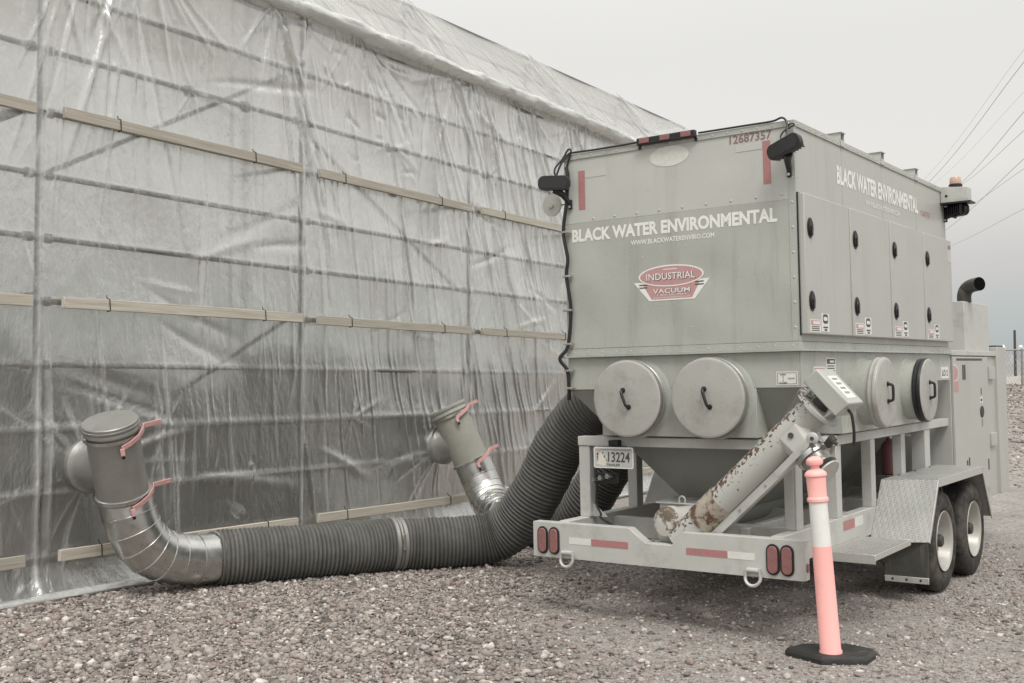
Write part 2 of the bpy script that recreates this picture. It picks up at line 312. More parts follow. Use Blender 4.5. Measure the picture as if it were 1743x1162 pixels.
    sc = nn.new('ShaderNodeVectorMath'); sc.operation = 'SCALE'; l.new(av.outputs['Color'], sc.inputs[0]); l.new(mr.outputs[0], sc.inputs['Scale']); l.new(sc.outputs[0], b.inputs['Base Color'])
    b.inputs['Roughness'].default_value = .85; b.inputs['Specular IOR Level'].default_value = .3
    me.materials.append(m); o = link('gravel', me); tag(o, 'loose pinkish grey crushed stone gravel spread over the yard', 'gravel', kind='stuff')
build_gravel()
# ------------------------------------------------------------------ far setting: hills, fence, pole, canopies, power lines
def build_far():
    mb = MB(); vs = []; n = 90
    for i in range(n+1):
        a = R(-62+124*i/n); h = 11.0+1.6*math.sin(i*.31)+1.0*math.sin(i*.83+1)+.5*math.sin(i*2.1)
        for dd, z in ((560, -1), (640, h*.75+3), (720, h+3.5), (900, h*.8)): vs.append((math.sin(a)*dd, math.cos(a)*dd, z))
    fs = [(i*4+j, (i+1)*4+j, (i+1)*4+j+1, i*4+j+1) for i in range(n) for j in range(3)]
    mb.add(vs, fs, True); o = mb.obj('hills', mat('hill_scrub', (.27, .265, .255), .95, 0, .25, .02)); o['kind'] = 'structure'
    fm = mat('fence_galvanised', (.30, .30, .29), .5, .4, .1, 6)
    def fz(x, y): return float(ground_z(np.array(x), np.array(y)))
    f = empty('chain_link_fence', (20, 44, fz(20, 44))); tag(f, 'grey chain link fence at the far right edge of the yard', 'fence')
    A, B = Vector((15, 44, 0)), Vector((34, 44, 0)); L = 19
    for k in range(8):
        x = A.x+k*2.7; MB().cyl((x-20, 0, -.1), (x-20, 0, 1.55), .05, n=8).obj('fence_post', fm, f)
    MB().cyl((-5, 0, 1.5), (14, 0, 1.5), .03, n=8).obj('top_rail', fm, f)
    mb = MB()
    for k in range(150):
        x = -5+k*.127
        mb.bar((x, 0, .03), (x+.75, 0, 1.48), .006, .006); mb.bar((x+.75, .006, .03), (x, .006, 1.48), .006, .006)
    o = mb.obj('wire_mesh', fm, f); o['kind'] = 'stuff'
    p = MB().cyl((0, 0, -.3), (0, 0, 3.1), .085, .065, 10); 
    Y0 = 62; po = p.obj('utility_pole', mat('old_wood_pole', (.075, .068, .06), .9, 0, .25, 5)); po.location = (Y0*(1728-871.5)/1872.657, Y0, 0); tag(po, 'dark bare wooden pole standing behind the far fence', 'pole')
    z0 = fz(po.location.x, Y0); po.location.z = 1.52
    o = MB(); 
    bvs = []; nb = 24
    for i in range(nb+1):
        x = 17+i*1.1; hh = .45+.12*math.sin(i*1.3)
        for yy, zz in ((46.5, .0), (47.3, hh), (48.4, hh*.9), (49.5, 0)): bvs.append((x, yy, fz(x, yy)+zz-.02))
    o.add(bvs, [(i*4+j, (i+1)*4+j, (i+1)*4+j+1, i*4+j+1) for i in range(nb) for j in range(3)], True)
    b = o.obj('earth_berm', mat('pale_earth', (.36, .33, .30), .95, 0, .2, 1.5, .02, 6)); b['kind'] = 'structure'
    # snow-topped mountains beyond the hills
    D0 = 2600; rs = np.random.default_rng(8); nA, nB = 900, 9; az = np.linspace(R(-40), R(40), nA)
    pk = lambda a, c, w, h: h*np.exp(-np.abs((a-c)/w)**1.3)
    a1, a2 = math.atan((1709-871.5)/1872.657), math.atan((1738-871.5)/1872.657)
    hh = 62+9*np.sin(az*31)+6*np.sin(az*67+1)+pk(az, a1, .0030, 33)+pk(az, a2, .0036, 31)+pk(az, a1-.09, .008, 22)+pk(az, a1-.2, .01, 26)+rs.normal(0, .5, nA)
    vs = []
    for i in range(nA):
        for j in range(nB):
            q = j/(nB-1); dd = D0+900*(q-.5); hz = hh[i]*(1-abs(q-.5)*2)**.9+(rs.normal(0, 3) if 0 < j < nB-1 and j != nB//2 else 0); vs.append((math.sin(az[i])*dd/math.cos(az[i]*.0), math.cos(az[i])*dd, hz-1))
    mb = MB(); mb.add(vs, [(i*nB+j, (i+1)*nB+j, (i+1)*nB+j+1, i*nB+j+1) for i in range(nA-1) for j in range(nB-1)], True)
    m, nt, n_, l, b_ = nodes('snowy_rock'); g_ = n_.new('ShaderNodeNewGeometry'); sx_ = n_.new('ShaderNodeSeparateXYZ'); l.new(g_.outputs['Position'], sx_.inputs[0]); nz_ = n_.new('ShaderNodeTexNoise'); nz_.inputs['Scale'].default_value = .02; nz_.inputs['Detail'].default_value = 5; l.new(g_.outputs['Position'], nz_.inputs['Vector'])
    ma_ = n_.new('ShaderNodeMath'); ma_.operation = 'MULTIPLY_ADD'; ma_.inputs[1].default_value = 26; l.new(nz_.outputs['Fac'], ma_.inputs[0]); l.new(sx_.outputs['Z'], ma_.inputs[2]); rr_ = n_.new('ShaderNodeMapRange'); rr_.inputs[1].default_value = 90; rr_.inputs[2].default_value = 98; l.new(ma_.outputs[0], rr_.inputs[0])
    mc_ = n_.new('ShaderNodeMix'); mc_.data_type = 'RGBA'; mc_.inputs[6].default_value = (.34, .345, .35, 1); mc_.inputs[7].default_value = (.86, .86, .86, 1); l.new(rr_.outputs[0], mc_.inputs[0]); l.new(mc_.outputs[2], b_.inputs['Base Color']); b_.inputs['Roughness'].default_value = .9
    o = mb.obj('mountains', m); o['kind'] = 'structure'
    wm = mat('wire_dark', (.42, .42, .42), .6, .3, .05, 5)
    wires = [((1743, 105), (1580, 311), .011), ((1743, 84), (1566, 313), .005), ((1743, 156), (1600, 304), .004), ((1743, 190), (1633, 314), .011), ((1743, 222), (1640, 312), .009), ((1743, 270), (1606, 394), .010), ((1743, 287), (1612, 374), .008), ((1743, 355), (1612, 421), .008)]
    def pt(px, py, yy):
        q = fw+cr*((px-871.5)/1872.657)-cu*((py-581)/1872.657); return Vector((0, 0, CAMH))+q*(yy/q.y)
    words = ('thickest power line highest in the sky at right', 'faint power line just left of the highest thick one', 'faint power line between two thicker ones', 'power line meeting the sky just above the amber beacon', 'power line passing just right of the amber beacon', 'power line crossing below the beacon bracket, upper of two that cross', 'power line crossing below the beacon bracket, flatter of two that cross', 'lowest and flattest power line at right')
    for k, (a, b, r) in enumerate(wires):
        ax, ay = a[0]+(a[0]-b[0])*1.2, a[1]+(a[1]-b[1])*1.2; bx, by = b[0]-(a[0]-b[0])*.75, b[1]-(a[1]-b[1])*.52
        P0, P1, P2 = pt(ax, ay, 20), pt((a[0]+b[0])/2, (a[1]+b[1])/2, 34), pt(bx, by, 75)
        PA, PB = pt(*a, 27), pt(*b, 44)
        pts = spline([P0, PA, PB, P2], 10); o = MB().tube(pts, r*.7, 6).obj('power_line', wm); tag(o, words[k], 'power line', 'power lines in the sky')
build_far()
# ------------------------------------------------------------------ sheeted scaffold enclosure
EAVE, BACK, RIDGE_OFF = 4.90, 5.6, -.943
def ridge_z(t): return 5.93+.0115*t
def zl(j): return .307+.449*j
def wp(t, z, off=0.): return WO+WD*t+WN*off+Z*z
TMIN, TMAX = -BAY*1.5, BAY*5
def sheet_mat(name, clear, dif, rough, blur=0., tint=(.93, .93, .91), gloss=2.0, alb=.80, milk=.55):
    """thin poly film: partly clear (blurring what lies far behind it), partly milky, glossy; folded film is milkier, which also paints its glints"""
    m, nt, n, l, b = nodes(name); n.remove(b); out = n['Material Output']
    tc = n.new('ShaderNodeTexCoord')
    nb = n.new('ShaderNodeTexNoise'); nb.inputs['Scale'].default_value = 7; nb.inputs['Detail'].default_value = 7; nb.inputs['Roughness'].default_value = .62; nb.inputs['Distortion'].default_value = .15
    mp = n.new('ShaderNodeMapping'); mp.inputs['Scale'].default_value = (1, 1, .4); l.new(tc.outputs['Object'], mp.inputs[0]); l.new(mp.outputs[0], nb.inputs['Vector'])
    nf = n.new('ShaderNodeTexNoise'); nf.inputs['Scale'].default_value = 60; nf.inputs['Detail'].default_value = 3; l.new(mp.outputs[0], nf.inputs['Vector'])
    b1 = n.new('ShaderNodeBump'); b1.inputs['Distance'].default_value = .026; b1.inputs['Strength'].default_value = .9; l.new(nb.outputs['Fac'], b1.inputs['Height'])
    b2 = n.new('ShaderNodeBump'); b2.inputs['Distance'].default_value = .002; l.new(nf.outputs['Fac'], b2.inputs['Height']); l.new(b1.outputs[0], b2.inputs['Normal'])
    tr = n.new('ShaderNodeBsdfTransparent'); tr.inputs[0].default_value = (*tint, 1); trs = tr.outputs[0]
    if blur:
        rf = n.new('ShaderNodeBsdfRefraction'); rf.inputs['IOR'].default_value = 1.16; rf.inputs['Roughness'].default_value = blur; rf.inputs[0].default_value = (*tint, 1)
        mb_ = n.new('ShaderNodeMixShader'); mb_.inputs[0].default_value = .72; l.new(tr.outputs[0], mb_.inputs[1]); l.new(rf.outputs[0], mb_.inputs[2]); trs = mb_.outputs[0]
    di = n.new('ShaderNodeBsdfDiffuse'); di.inputs[0].default_value = (alb, alb, alb*.97, 1); l.new(b2.outputs[0], di.inputs['Normal'])
    tl = n.new('ShaderNodeBsdfTranslucent'); tl.inputs[0].default_value = (alb, alb, alb*.97, 1); l.new(b2.outputs[0], tl.inputs['Normal'])
    gl = n.new('ShaderNodeBsdfGlossy'); gl.inputs['Roughness'].default_value = rough; gl.inputs[0].default_value = (1, 1, .98, 1); l.new(b2.outputs[0], gl.inputs['Normal'])
    at = n.new('ShaderNodeAttribute'); at.attribute_name = 'fold_glint'
    df = n.new('ShaderNodeMath'); df.operation = 'MULTIPLY_ADD'; df.inputs[1].default_value = -.45; df.inputs[2].default_value = 1-dif; df.use_clamp = True; l.new(at.outputs['Fac'], df.inputs[0])
    m1 = n.new('ShaderNodeMixShader'); l.new(df.outputs[0], m1.inputs[0]); l.new(di.outputs[0], m1.inputs[1]); l.new(tl.outputs[0], m1.inputs[2])
    nm = n.new('ShaderNodeTexNoise'); nm.inputs['Scale'].default_value = 1.1; nm.inputs['Detail'].default_value = 6; nm.inputs['Roughness'].default_value = .6; l.new(tc.outputs['Object'], nm.inputs['Vector'])
    mr = n.new('ShaderNodeMapRange'); mr.inputs[1].default_value = .3; mr.inputs[2].default_value = .7; mr.inputs[3].default_value = clear+.09; mr.inputs[4].default_value = clear-.09; l.new(nm.outputs['Fac'], mr.inputs[0])
    cl_ = n.new('ShaderNodeMath'); cl_.operation = 'MULTIPLY_ADD'; cl_.inputs[1].default_value = -milk; cl_.use_clamp = True; l.new(at.outputs['Fac'], cl_.inputs[0]); l.new(mr.outputs[0], cl_.inputs[2])
    m2 = n.new('ShaderNodeMixShader'); l.new(cl_.outputs[0], m2.inputs[0]); l.new(m1.outputs[0], m2.inputs[1]); l.new(trs, m2.inputs[2])
    fr = n.new('ShaderNodeFresnel'); fr.inputs[0].default_value = 1.5; l.new(b2.outputs[0], fr.inputs['Normal'])
    fm_ = n.new('ShaderNodeMath'); fm_.operation = 'MULTIPLY'; fm_.inputs[1].default_value = gloss; fm_.use_clamp = True; l.new(fr.outputs[0], fm_.inputs[0])
    m3 = n.new('ShaderNodeMixShader'); l.new(fm_.outputs[0], m3.inputs[0]); l.new(m2.outputs[0], m3.inputs[1]); l.new(gl.outputs[0], m3.inputs[2])
    l.new(m3.outputs[0], out.inputs[0]); return m
film = sheet_mat('clear_poly_sheet', .62, .42, .10, .42, gloss=5.6, alb=.48, milk=.66)
film_roof = sheet_mat('roof_poly_sheet', .58, .34, .24, gloss=1.2, alb=.76, milk=.35)
film_fold = sheet_mat('folded_poly_sheet', .12, .62, .22)
def wrinkle_field(T, Zz, feats):
    D = np.zeros_like(T); Fo = np.zeros_like(T)
    for (t0, z0, t1, z1, sg, am, tap) in feats:
        L = math.hypot(t1-t0, z1-z0); ux, uz = (t1-t0)/L, (z1-z0)/L
        i0 = np.searchsorted(T[:, 0], min(t0, t1)-4*sg*2); i1 = np.searchsorted(T[:, 0], max(t0, t1)+4*sg*2)
        j0 = np.searchsorted(Zz[0], min(z0, z1)-.15); j1 = np.searchsorted(Zz[0], max(z0, z1)+.15)
        if i1 <= i0 or j1 <= j0: continue
        a = T[i0:i1, j0:j1]-t0; b = Zz[i0:i1, j0:j1]-z0
        sg = max(sg, .021*abs(ux)); q = np.clip((a*ux+b*uz)/L, 0, 1); d = (-a*uz+b*ux)-.012*np.sin(q*5+t0*9)*L
        env = np.sin(np.pi*np.clip(q, .001, .999)**tap)**.8; s = sg*(.55+.9*q)
        D[i0:i1, j0:j1] += am*env*np.exp(-(d/s)**2)
        Fo[i0:i1, j0:j1] = np.maximum(Fo[i0:i1, j0:j1], min(1, abs(am)/.0065)*env*np.exp(-((d-.4*s)/(.62*s))**2))  # bright flank of each fold painted into its milkiness
    return D, Fo
def grid_obj(name, P, mats, parent, smooth=True, fold_glint=None):
    nt_, nz_ = P.shape[:2]; i = np.arange(nt_-1)[:, None]*nz_+np.arange(nz_-1)[None]; f = np.stack([i, i+nz_, i+nz_+1, i+1], -1).reshape(-1, 4)
    me = bpy.data.meshes.new(name); me.vertices.add(nt_*nz_); me.vertices.foreach_set('co', P.reshape(-1)); nf = len(f)
    me.loops.add(nf*4); me.loops.foreach_set('vertex_index', f.reshape(-1)); me.polygons.add(nf); me.polygons.foreach_set('loop_start', np.arange(nf)*4); me.update(calc_edges=True)
    me.polygons.foreach_set('use_smooth', [smooth]*nf); me.materials.append(mats)
    if fold_glint is not None: me.attributes.new('fold_glint', 'FLOAT', 'POINT').data.foreach_set('value', fold_glint.reshape(-1))
    return link(name, me, parent)
def to_world(T, Zz, OFF):
    return np.stack([WO.x+WD.x*T+WN.x*OFF, WO.y+WD.y*T+WN.y*OFF, Zz], -1)
enc = empty('scaffold_enclosure', WO); tag(enc, 'tall scaffold enclosure wrapped in clear wrinkled plastic sheeting', 'enclosure')
def ep(name, o):
    o.parent = enc; o.matrix_parent_inverse = Matrix.Translation(-WO); return o
def build_sheet():
    rs = np.random.default_rng(11)
    ts = np.concatenate([np.arange(TMIN, -.7, .06), np.arange(-.7, 8.7, .0115), np.arange(8.7, TMAX+.01, .06)]); zs = np.arange(-.02, EAVE+.001, .021)
    T, Zz = np.meshgrid(ts, zs, indexing='ij')
    fe = []
    rows = [zl(10), zl(7), zl(4), zl(0), 0.]
    for bay in range(-1, 4):
        b0 = bay*BAY; lean = {-1: .02, 0: .04, 1: .16, 2: .30, 3: .36}[bay]; strong = {-1: .6, 0: .75, 1: 1., 2: 1.1, 3: 1.}[bay]
        # long loose folds running down the film, over several lifts
        for _ in range({-1: 12, 0: 36, 1: 56, 2: 110, 3: 50}[bay]):
            t0 = b0+rs.uniform(-.1, BAY); z0 = rs.uniform(1.2, EAVE); z1 = max(.15, z0-rs.uniform(.6, 2.2)); w = rs.uniform(.006, .019)
            fe.append((t0, z0, t0+(z0-z1)*(lean*rs.uniform(.75, 1.25)+rs.normal(0, .02)), z1, w, strong*rs.uniform(.3, 1)**1.6*.026*rs.choice([1, 1, 1, -.6]), rs.uniform(.6, 1.5)))
        for top, bot in zip(rows, rows[1:]):
            H = top-bot; low = .55 if top < 2.2 else 1.
            for _ in range(int({-1: 4, 0: 9, 1: 14, 2: 20, 3: 12}[bay]*(.4 if H < .5 else 1))):
                t0 = b0+rs.uniform(.05, BAY-.05); z0 = top-rs.uniform(0, .4)*H*(rs.random() < .4); z1 = z0-rs.uniform(.4, 1.0)*(z0-bot)
                fe.append((t0, z0, t0+(z0-z1)*(lean*rs.uniform(.6, 1.3)+rs.normal(0, .03)), z1, rs.uniform(.006, .018), low*strong*rs.uniform(.2, 1)**2*.011*rs.choice([1, 1, -.7]), rs.uniform(.5, 1.4)))
            for c in ((b0+.42, top), (b0+BAY-.5, top), (b0+.02, top), (b0+.02, bot)):
                up = 1 if c[1] == bot else -1
                for _ in range(rs.integers(2, 5)):
                    an = rs.normal(lean*.8, .34); Ln = H*rs.uniform(.25, .7)
                    fe.append((c[0], c[1], c[0]+math.sin(an)*Ln, c[1]+up*math.cos(an)*Ln, rs.uniform(.008, .02), low*strong*rs.uniform(.002, .008)*rs.choice([1, 1, -.8]), rs.uniform(.45, .9)))
    # big pull under the eave: folds gathered at tie points on the roll
    for c in (-.1, .9, 2.2, 3.4, 4.9, 6.3, 7.4):
        for _ in range(16):
            an = rs.normal(.12, .4); Ln = rs.uniform(.5, 1.5); fe.append((c+rs.normal(0, .04), EAVE, c+math.sin(an)*Ln, EAVE-math.cos(an)*Ln, rs.uniform(.009, .03), rs.uniform(.005, .018)*rs.choice([1, 1, -1]), rs.uniform(.5, .9)))
    # crumpled slack patches
    for c, n_, sp in (((3.85, 4.25), 18, .26), ((2.75, 4.55), 12, .22), ((.9, .18), 9, .2), ((.05, .12), 8, .2), ((1.9, .45), 6, .25), ((4.2, .45), 8, .3)):
        for _ in range(n_):
            a0, b0_ = c[0]+rs.normal(0, sp), c[1]+rs.normal(0, sp*.7); an = rs.uniform(0, math.pi); Ln = rs.uniform(.06, .3)
            fe.append((a0, max(.02, b0_), a0+math.cos(an)*Ln, max(.03, b0_+math.sin(an)*Ln), rs.uniform(.007, .02), rs.uniform(.004, .016)*rs.choice([1, -1]), rs.uniform(.5, 1.2)))
    # long slanting folds gathered under the eave
    for c, n_, ln_ in ((.35, 10, -.16), (.62, 9, .02), (2.3, 12, .3), (4.45, 20, .16), (5.5, 16, .26), (6.6, 16, .3), (7.6, 12, .34)):
        for _ in range(n_):
            Ln = rs.uniform(.9, 2.6); an = rs.normal(ln_, .14); fe.append((c+rs.normal(0, .05), EAVE-.02, c+math.tan(an)*Ln, EAVE-Ln, rs.uniform(.009, .026), rs.uniform(.008, .028)*rs.choice([1, 1, -1]), rs.uniform(.6, 1.1)))
    # taut sagging pulls across the bays
    for _ in range(38):
        c = (rs.uniform(-.5, 8.2), rs.uniform(.2, 4.7)); an = rs.normal(0, .35); Ln = rs.uniform(.4, 1.5)
        fe.append((c[0], c[1], c[0]+math.cos(an)*Ln, max(.05, min(4.85, c[1]+math.sin(an)*Ln)), rs.uniform(.02, .05), rs.uniform(.006, .018)*rs.choice([1, -1]), rs.uniform(.6, 1.2)))
    # creases round the two duct openings
    for c in ((.37, .93), (4.60, .87)):
        for k in range(16):
            an = rs.uniform(0, 2*math.pi); Ln = rs.uniform(.35, 1.1); fe.append((c[0]+math.cos(an)*.16, c[1]+math.sin(an)*.16, c[0]+math.cos(an)*(.16+Ln), max(.02, c[1]+math.sin(an)*(.16+Ln)), rs.uniform(.012, .026), rs.uniform(.004, .010), rs.uniform(.45, .8)))
    # star-like creases at mid-bay clips
    for c in ((1.35, zl(8)), (1.1, zl(2)), (3.9, zl(8)), (3.3, zl(2)), (5.6, zl(8))):
        for k in range(9):
            an = rs.uniform(0, 2*math.pi); Ln = rs.uniform(.2, .6); fe.append((c[0], c[1], c[0]+math.cos(an)*Ln, c[1]+math.sin(an)*Ln, rs.uniform(.006, .016), rs.uniform(.004, .010), rs.uniform(.4, .7)))
    D, FO = wrinkle_field(T, Zz, fe)
    # film sags inward between standards and ledgers, bears on them
    ph = (T/BAY) % 1; lev = ((Zz-zl(0))/.449) % 1
    sag = -.013*np.sin(np.pi*ph)**.8*np.abs(np.sin(np.pi*lev))-.012*np.sin(np.pi*ph)
    big = .02*np.sin(T*2.3+Zz*1.1)*np.sin(Zz*2.7+T*.6+1)*np.sin(np.pi*ph)**2
    skirt = np.where(Zz < .27, ((.27-Zz)/.27)**1.4*(.11+.03*np.sin(T*4.1)+.02*np.sin(T*9.7)), 0)
    for c in ((.37, .93), (4.60, .87)):
        rr = np.hypot(T-c[0], Zz-c[1]); skirt = skirt+.07*np.exp(-(rr/.30)**2)
    OFF = .008+D+sag*.8+big*1.5+skirt
    # film stretched over the standards and ledgers has its caught light painted as milkiness along the contact
    nz1 = .5+.5*np.sin(Zz*3.1+np.floor(T/BAY+.5)*2.7)*np.sin(Zz*7.3+1); dpost = np.minimum(ph, 1-ph)*BAY; dled = np.minimum(lev, 1-lev)*.449
    lowf = np.clip((2.3-Zz)/1.2, .12, 1)
    OFF = OFF+.013*np.exp(-(dpost/.022)**2)+.007*np.exp(-(dled/.02)**2)*(.4+.6*lowf)
    FO = np.maximum(FO, (.55+.45*nz1)*np.exp(-((dpost-.008)/.013)**2)); FO = np.maximum(FO, lowf*.62*np.exp(-(dled/.013)**2))
    ep('sheet', grid_obj('wall_sheet', to_world(T, Zz, OFF), film, None, True, FO))
    # sloping upper sheet from the eave roll to the ridge
    ts2 = np.concatenate([np.arange(TMIN, -.7, .08), np.arange(-.7, TMAX+.01, .022)]); q = np.linspace(0, 1, 46); T2, Q = np.meshgrid(ts2, q, indexing='ij')
    fe2 = []
    for c in np.arange(-.4, TMAX, .87):
        dens = 7
        for _ in range(dens):
            an = rs.normal(.0, .5); Ln = rs.uniform(.25, 1.25); fe2.append((c+rs.normal(0, .12), 0., c+math.sin(an)*Ln*.8, min(1.3, math.cos(an)*Ln), rs.uniform(.010, .03), rs.uniform(.006, .02)*rs.choice([1, 1, -1]), rs.uniform(.5, .9)))
    for c in np.arange(0, TMAX+1, BAY):
        for _ in range(9):
            an = rs.normal(0, .6); Ln = rs.uniform(.3, 1.); fe2.append((c, 1.36, c+math.sin(an)*Ln, 1.36-math.cos(an)*Ln, rs.uniform(.01, .03), rs.uniform(.006, .016), .6))
    D2, FO2 = wrinkle_field(T2, Q*1.36, fe2)
    RZ = ridge_z(T2); ph2 = (T2/BAY) % 1
    offb = .03+(RIDGE_OFF-.03)*Q; zb = EAVE+.02+(RZ-EAVE)*Q-.055*np.sin(np.pi*ph2)*Q**2
    nx_, nz_ = .74, .67; sagr = -.05*np.sin(np.pi*Q)*np.sin(np.pi*ph2)
    ep('roof', grid_obj('eave_sheet', to_world(T2, zb+(D2+sagr)*nz_, offb+(D2+sagr)*nx_), film_roof, None, True, FO2*.7))
    # roof, back and end sheets
    ts3 = np.arange(TMIN, TMAX+.01, .25); q3 = np.linspace(0, 1, 14); T3, Q3 = np.meshgrid(ts3, q3, indexing='ij')
    wob = .03*np.sin(T3*3.1+Q3*4)*np.sin(np.pi*Q3)
    ep('r', grid_obj('roof_sheet', to_world(T3, ridge_z(T3)-.02-.055*np.sin(np.pi*((T3/BAY) % 1))*(1-Q3)-.25*Q3+wob, RIDGE_OFF-(BACK+RIDGE_OFF)*Q3), film_roof, None))
    ep('b', grid_obj('back_sheet', to_world(T3, (ridge_z(T3)-.27)*Q3, -BACK+.03*np.sin(T3*2.2+Q3*5)), film_roof, None))
    for te in (TMIN, TMAX):
        prof = [(.008, 0), (.008, EAVE), (RIDGE_OFF, ridge_z(te)-.02), (-BACK, ridge_z(te)-.27), (-BACK, 0)]
        mb = MB(); vs = []
        for o_, z_ in prof: vs.append(wp(te+(.004 if te > 0 else -.004), z_, o_)-WO)
        mb.add(vs, [(0, 1, 2, 3, 4)]); o = mb.obj('end_sheet', film_roof, enc)
    # gathered roll of film along the eave and the weighted hem at the ground
    for nm, r, t0, t1, off, z, seed in (('eave_roll', .072, TMIN, TMAX, .065, EAVE+.01, 3), ('hem_roll', .032, TMIN, TMAX, .125, .035, 5)):
        rr = np.random.default_rng(seed); tt = np.arange(t0, t1, .03); n = 18
        wob = np.convolve(rr.normal(0, 1, len(tt)+12), np.ones(13)/13, 'valid')[:len(tt)]; wb2 = np.convolve(rr.normal(0, 1, len(tt)+12), np.ones(13)/13, 'valid')[:len(tt)]
        A = np.arange(n)*2*np.pi/n; TT, AA = np.meshgrid(tt, A, indexing='ij')
        rad = r*(1+.16*wob[:, None]+.07*np.sin(AA*4+TT*3.0+wb2[:, None]*5)+.05*np.sin(AA*9-TT*6.5+wob[:, None]*8))
        tie = np.abs(((TT-.3) % .87)-.43); rad = rad*(1-.10*np.exp(-(tie/.05)**2))
        Pp = to_world(TT, z+wb2[:, None]*r*.35+np.sin(AA)*rad, off+wob[:, None]*r*.35+np.cos(AA)*rad*(1.15 if nm == 'eave_roll' else 1.6))
        Pp = np.concatenate([Pp, Pp[:, :1]], 1); ep(nm, grid_obj(nm, Pp, film_fold, None))
build_sheet()
def build_scaffold():
    def tube_mesh(name, L, r, ends=False):
        mb = MB().cyl((0, 0, 0), (0, 0, L), r, n=12)
        if ends:
            for z in (.045, L-.045): mb.box((-.02, -.032, z-.03), (.02, .032, z+.03))
        me = mb.obj(name, pipe); d = me.data; bpy.data.objects.remove(me); return d
    def put(name, me, a, b):
        o = bpy.data.objects.new(name, me); COL.objects.link(o); o.parent = enc
        d = (b-a).normalized(); q = d.to_track_quat('Z', 'Y'); o.matrix_local = Matrix.Translation(a-WO) @ q.to_matrix().to_4x4(); return o
    led = tube_mesh('ledger', BAY-.06, .020, True)
    for row, off, H in ((0, -.034, EAVE-.05), (1, RIDGE_OFF+.01, 5.86)):
        mb = MB().cyl((0, 0, 0), (0, 0, H), .021, n=12)
        for j in range(0, 11):
            if zl(j) < H: mb.cyl((0, 0, zl(j)-.006), (0, 0, zl(j)+.006), .052, n=10)
        o = mb.obj('standard', pipe); std = o.data; bpy.data.objects.remove(o)
        for k in range(-1, 6): put('standard', std, wp(k*BAY if k < 5 else TMAX-.06, .0, off), wp(k*BAY if k < 5 else TMAX-.06, 1, off))
        for k in range(-1, 5):
            for j in range(0, 11 if row == 0 else 13):
                if row == 1 and j not in (12,): continue
                put('ledger', led, wp(k*BAY+.03, zl(j), off), wp(k*BAY+BAY-.03, zl(j), off))
    trn = tube_mesh('transom', .86, .020)
    for k in range(-1, 6):
        t = k*BAY if k < 5 else TMAX-.06
        for j in (4, 7, 10): put('transom', trn, wp(t, zl(j)+.045, -.06), wp(t, zl(j)+.045, -.9))
    raf = tube_mesh('rafter', 1.30, .020)
    for k in range(-1, 6):
        t = k*BAY if k < 5 else TMAX-.06; put('rafter', raf, wp(t, EAVE-.04, -.03), wp(t, ridge_z(t)-.10, RIDGE_OFF+.02))
    rid = tube_mesh('ridge_pole', BAY, .022)
    for k in range(-1, 5): put('ridge_pole', rid, wp(k*BAY, ridge_z(k*BAY)-.05, RIDGE_OFF), wp(k*BAY+BAY, ridge_z(k*BAY+BAY)-.05, RIDGE_OFF))
    br = [(0, zl(6), zl(9), 1), (0, zl(1), zl(4), 1), (1, zl(5), zl(8), -1), (-1, zl(4), zl(7), 1)]
    for k, z0, z1, sgn in br:
        a = wp(k*BAY+.06, z0 if sgn > 0 else z1, -.16); b = wp(k*BAY+BAY-.06, z1 if sgn > 0 else z0, -.16); put('brace', tube_mesh('brace', (b-a).length, .019), a, b)
    cl = MB(); cl.box((-.035, -.035, -.04), (.035, .035, .04)); cl.cyl((-.05, 0, .0), (.05, 0, 0), .018, n=8); co = cl.obj('coupler', pipe); cm = co.data; bpy.data.objects.remove(co)
    for t, j in ((1.35, 8), (1.1, 2), (3.9, 8), (3.3, 2), (5.6, 8), (1.95, 8), (3.95, 7)): put('coupler', cm, wp(t, zl(j), -.05), wp(t, zl(j)+1, -.05))
build_scaffold()
def wood_mat():
    m, nt, n, l, b = nodes('pine_batten'); tc = n.new('ShaderNodeTexCoord'); mp = n.new('ShaderNodeMapping'); mp.inputs['Scale'].default_value = (1.0, 40, 40); l.new(tc.outputs['Object'], mp.inputs[0])
    oi = n.new('ShaderNodeObjectInfo'); ad = n.new('ShaderNodeVectorMath'); ad.operation = 'ADD'; l.new(mp.outputs[0], ad.inputs[0]); l.new(oi.outputs['Random'], ad.inputs[1])
    ns = n.new('ShaderNodeTexNoise'); ns.inputs['Scale'].default_value = 2; ns.inputs['Detail'].default_value = 6; ns.inputs['Distortion'].default_value = .8; l.new(ad.outputs[0], ns.inputs['Vector'])
    rp = n.new('ShaderNodeValToRGB'); e = rp.color_ramp.elements; e[0].position = .32; e[0].color = (.35, .315, .25, 1); e[1].position = .66; e[1].color = (.50, .462, .385, 1); l.new(ns.outputs['Fac'], rp.inputs[0])
    n2 = n.new('ShaderNodeTexNoise'); n2.inputs['Scale'].default_value = 1.3; l.new(tc.outputs['Object'], n2.inputs['Vector'])
    hs = n.new('ShaderNodeHueSaturation'); mr = n.new('ShaderNodeMapRange'); mr.inputs[3].default_value = .82; mr.inputs[4].default_value = 1.15; l.new(oi.outputs['Random'], mr.inputs[0]); l.new(mr.outputs[0], hs.inputs['Value']); hs.inputs['Saturation'].default_value = .9
    l.new(rp.outputs[0], hs.inputs['Color']); l.new(hs.outputs[0], b.inputs['Base Color']); b.inputs['Roughness'].default_value = .8
    bp = n.new('ShaderNodeBump'); bp.inputs['Distance'].default_value = .002; l.new(ns.outputs['Fac'], bp.inputs['Height']); l.new(bp.outputs[0], b.inputs['Normal']); return m
woodm = wood_mat()
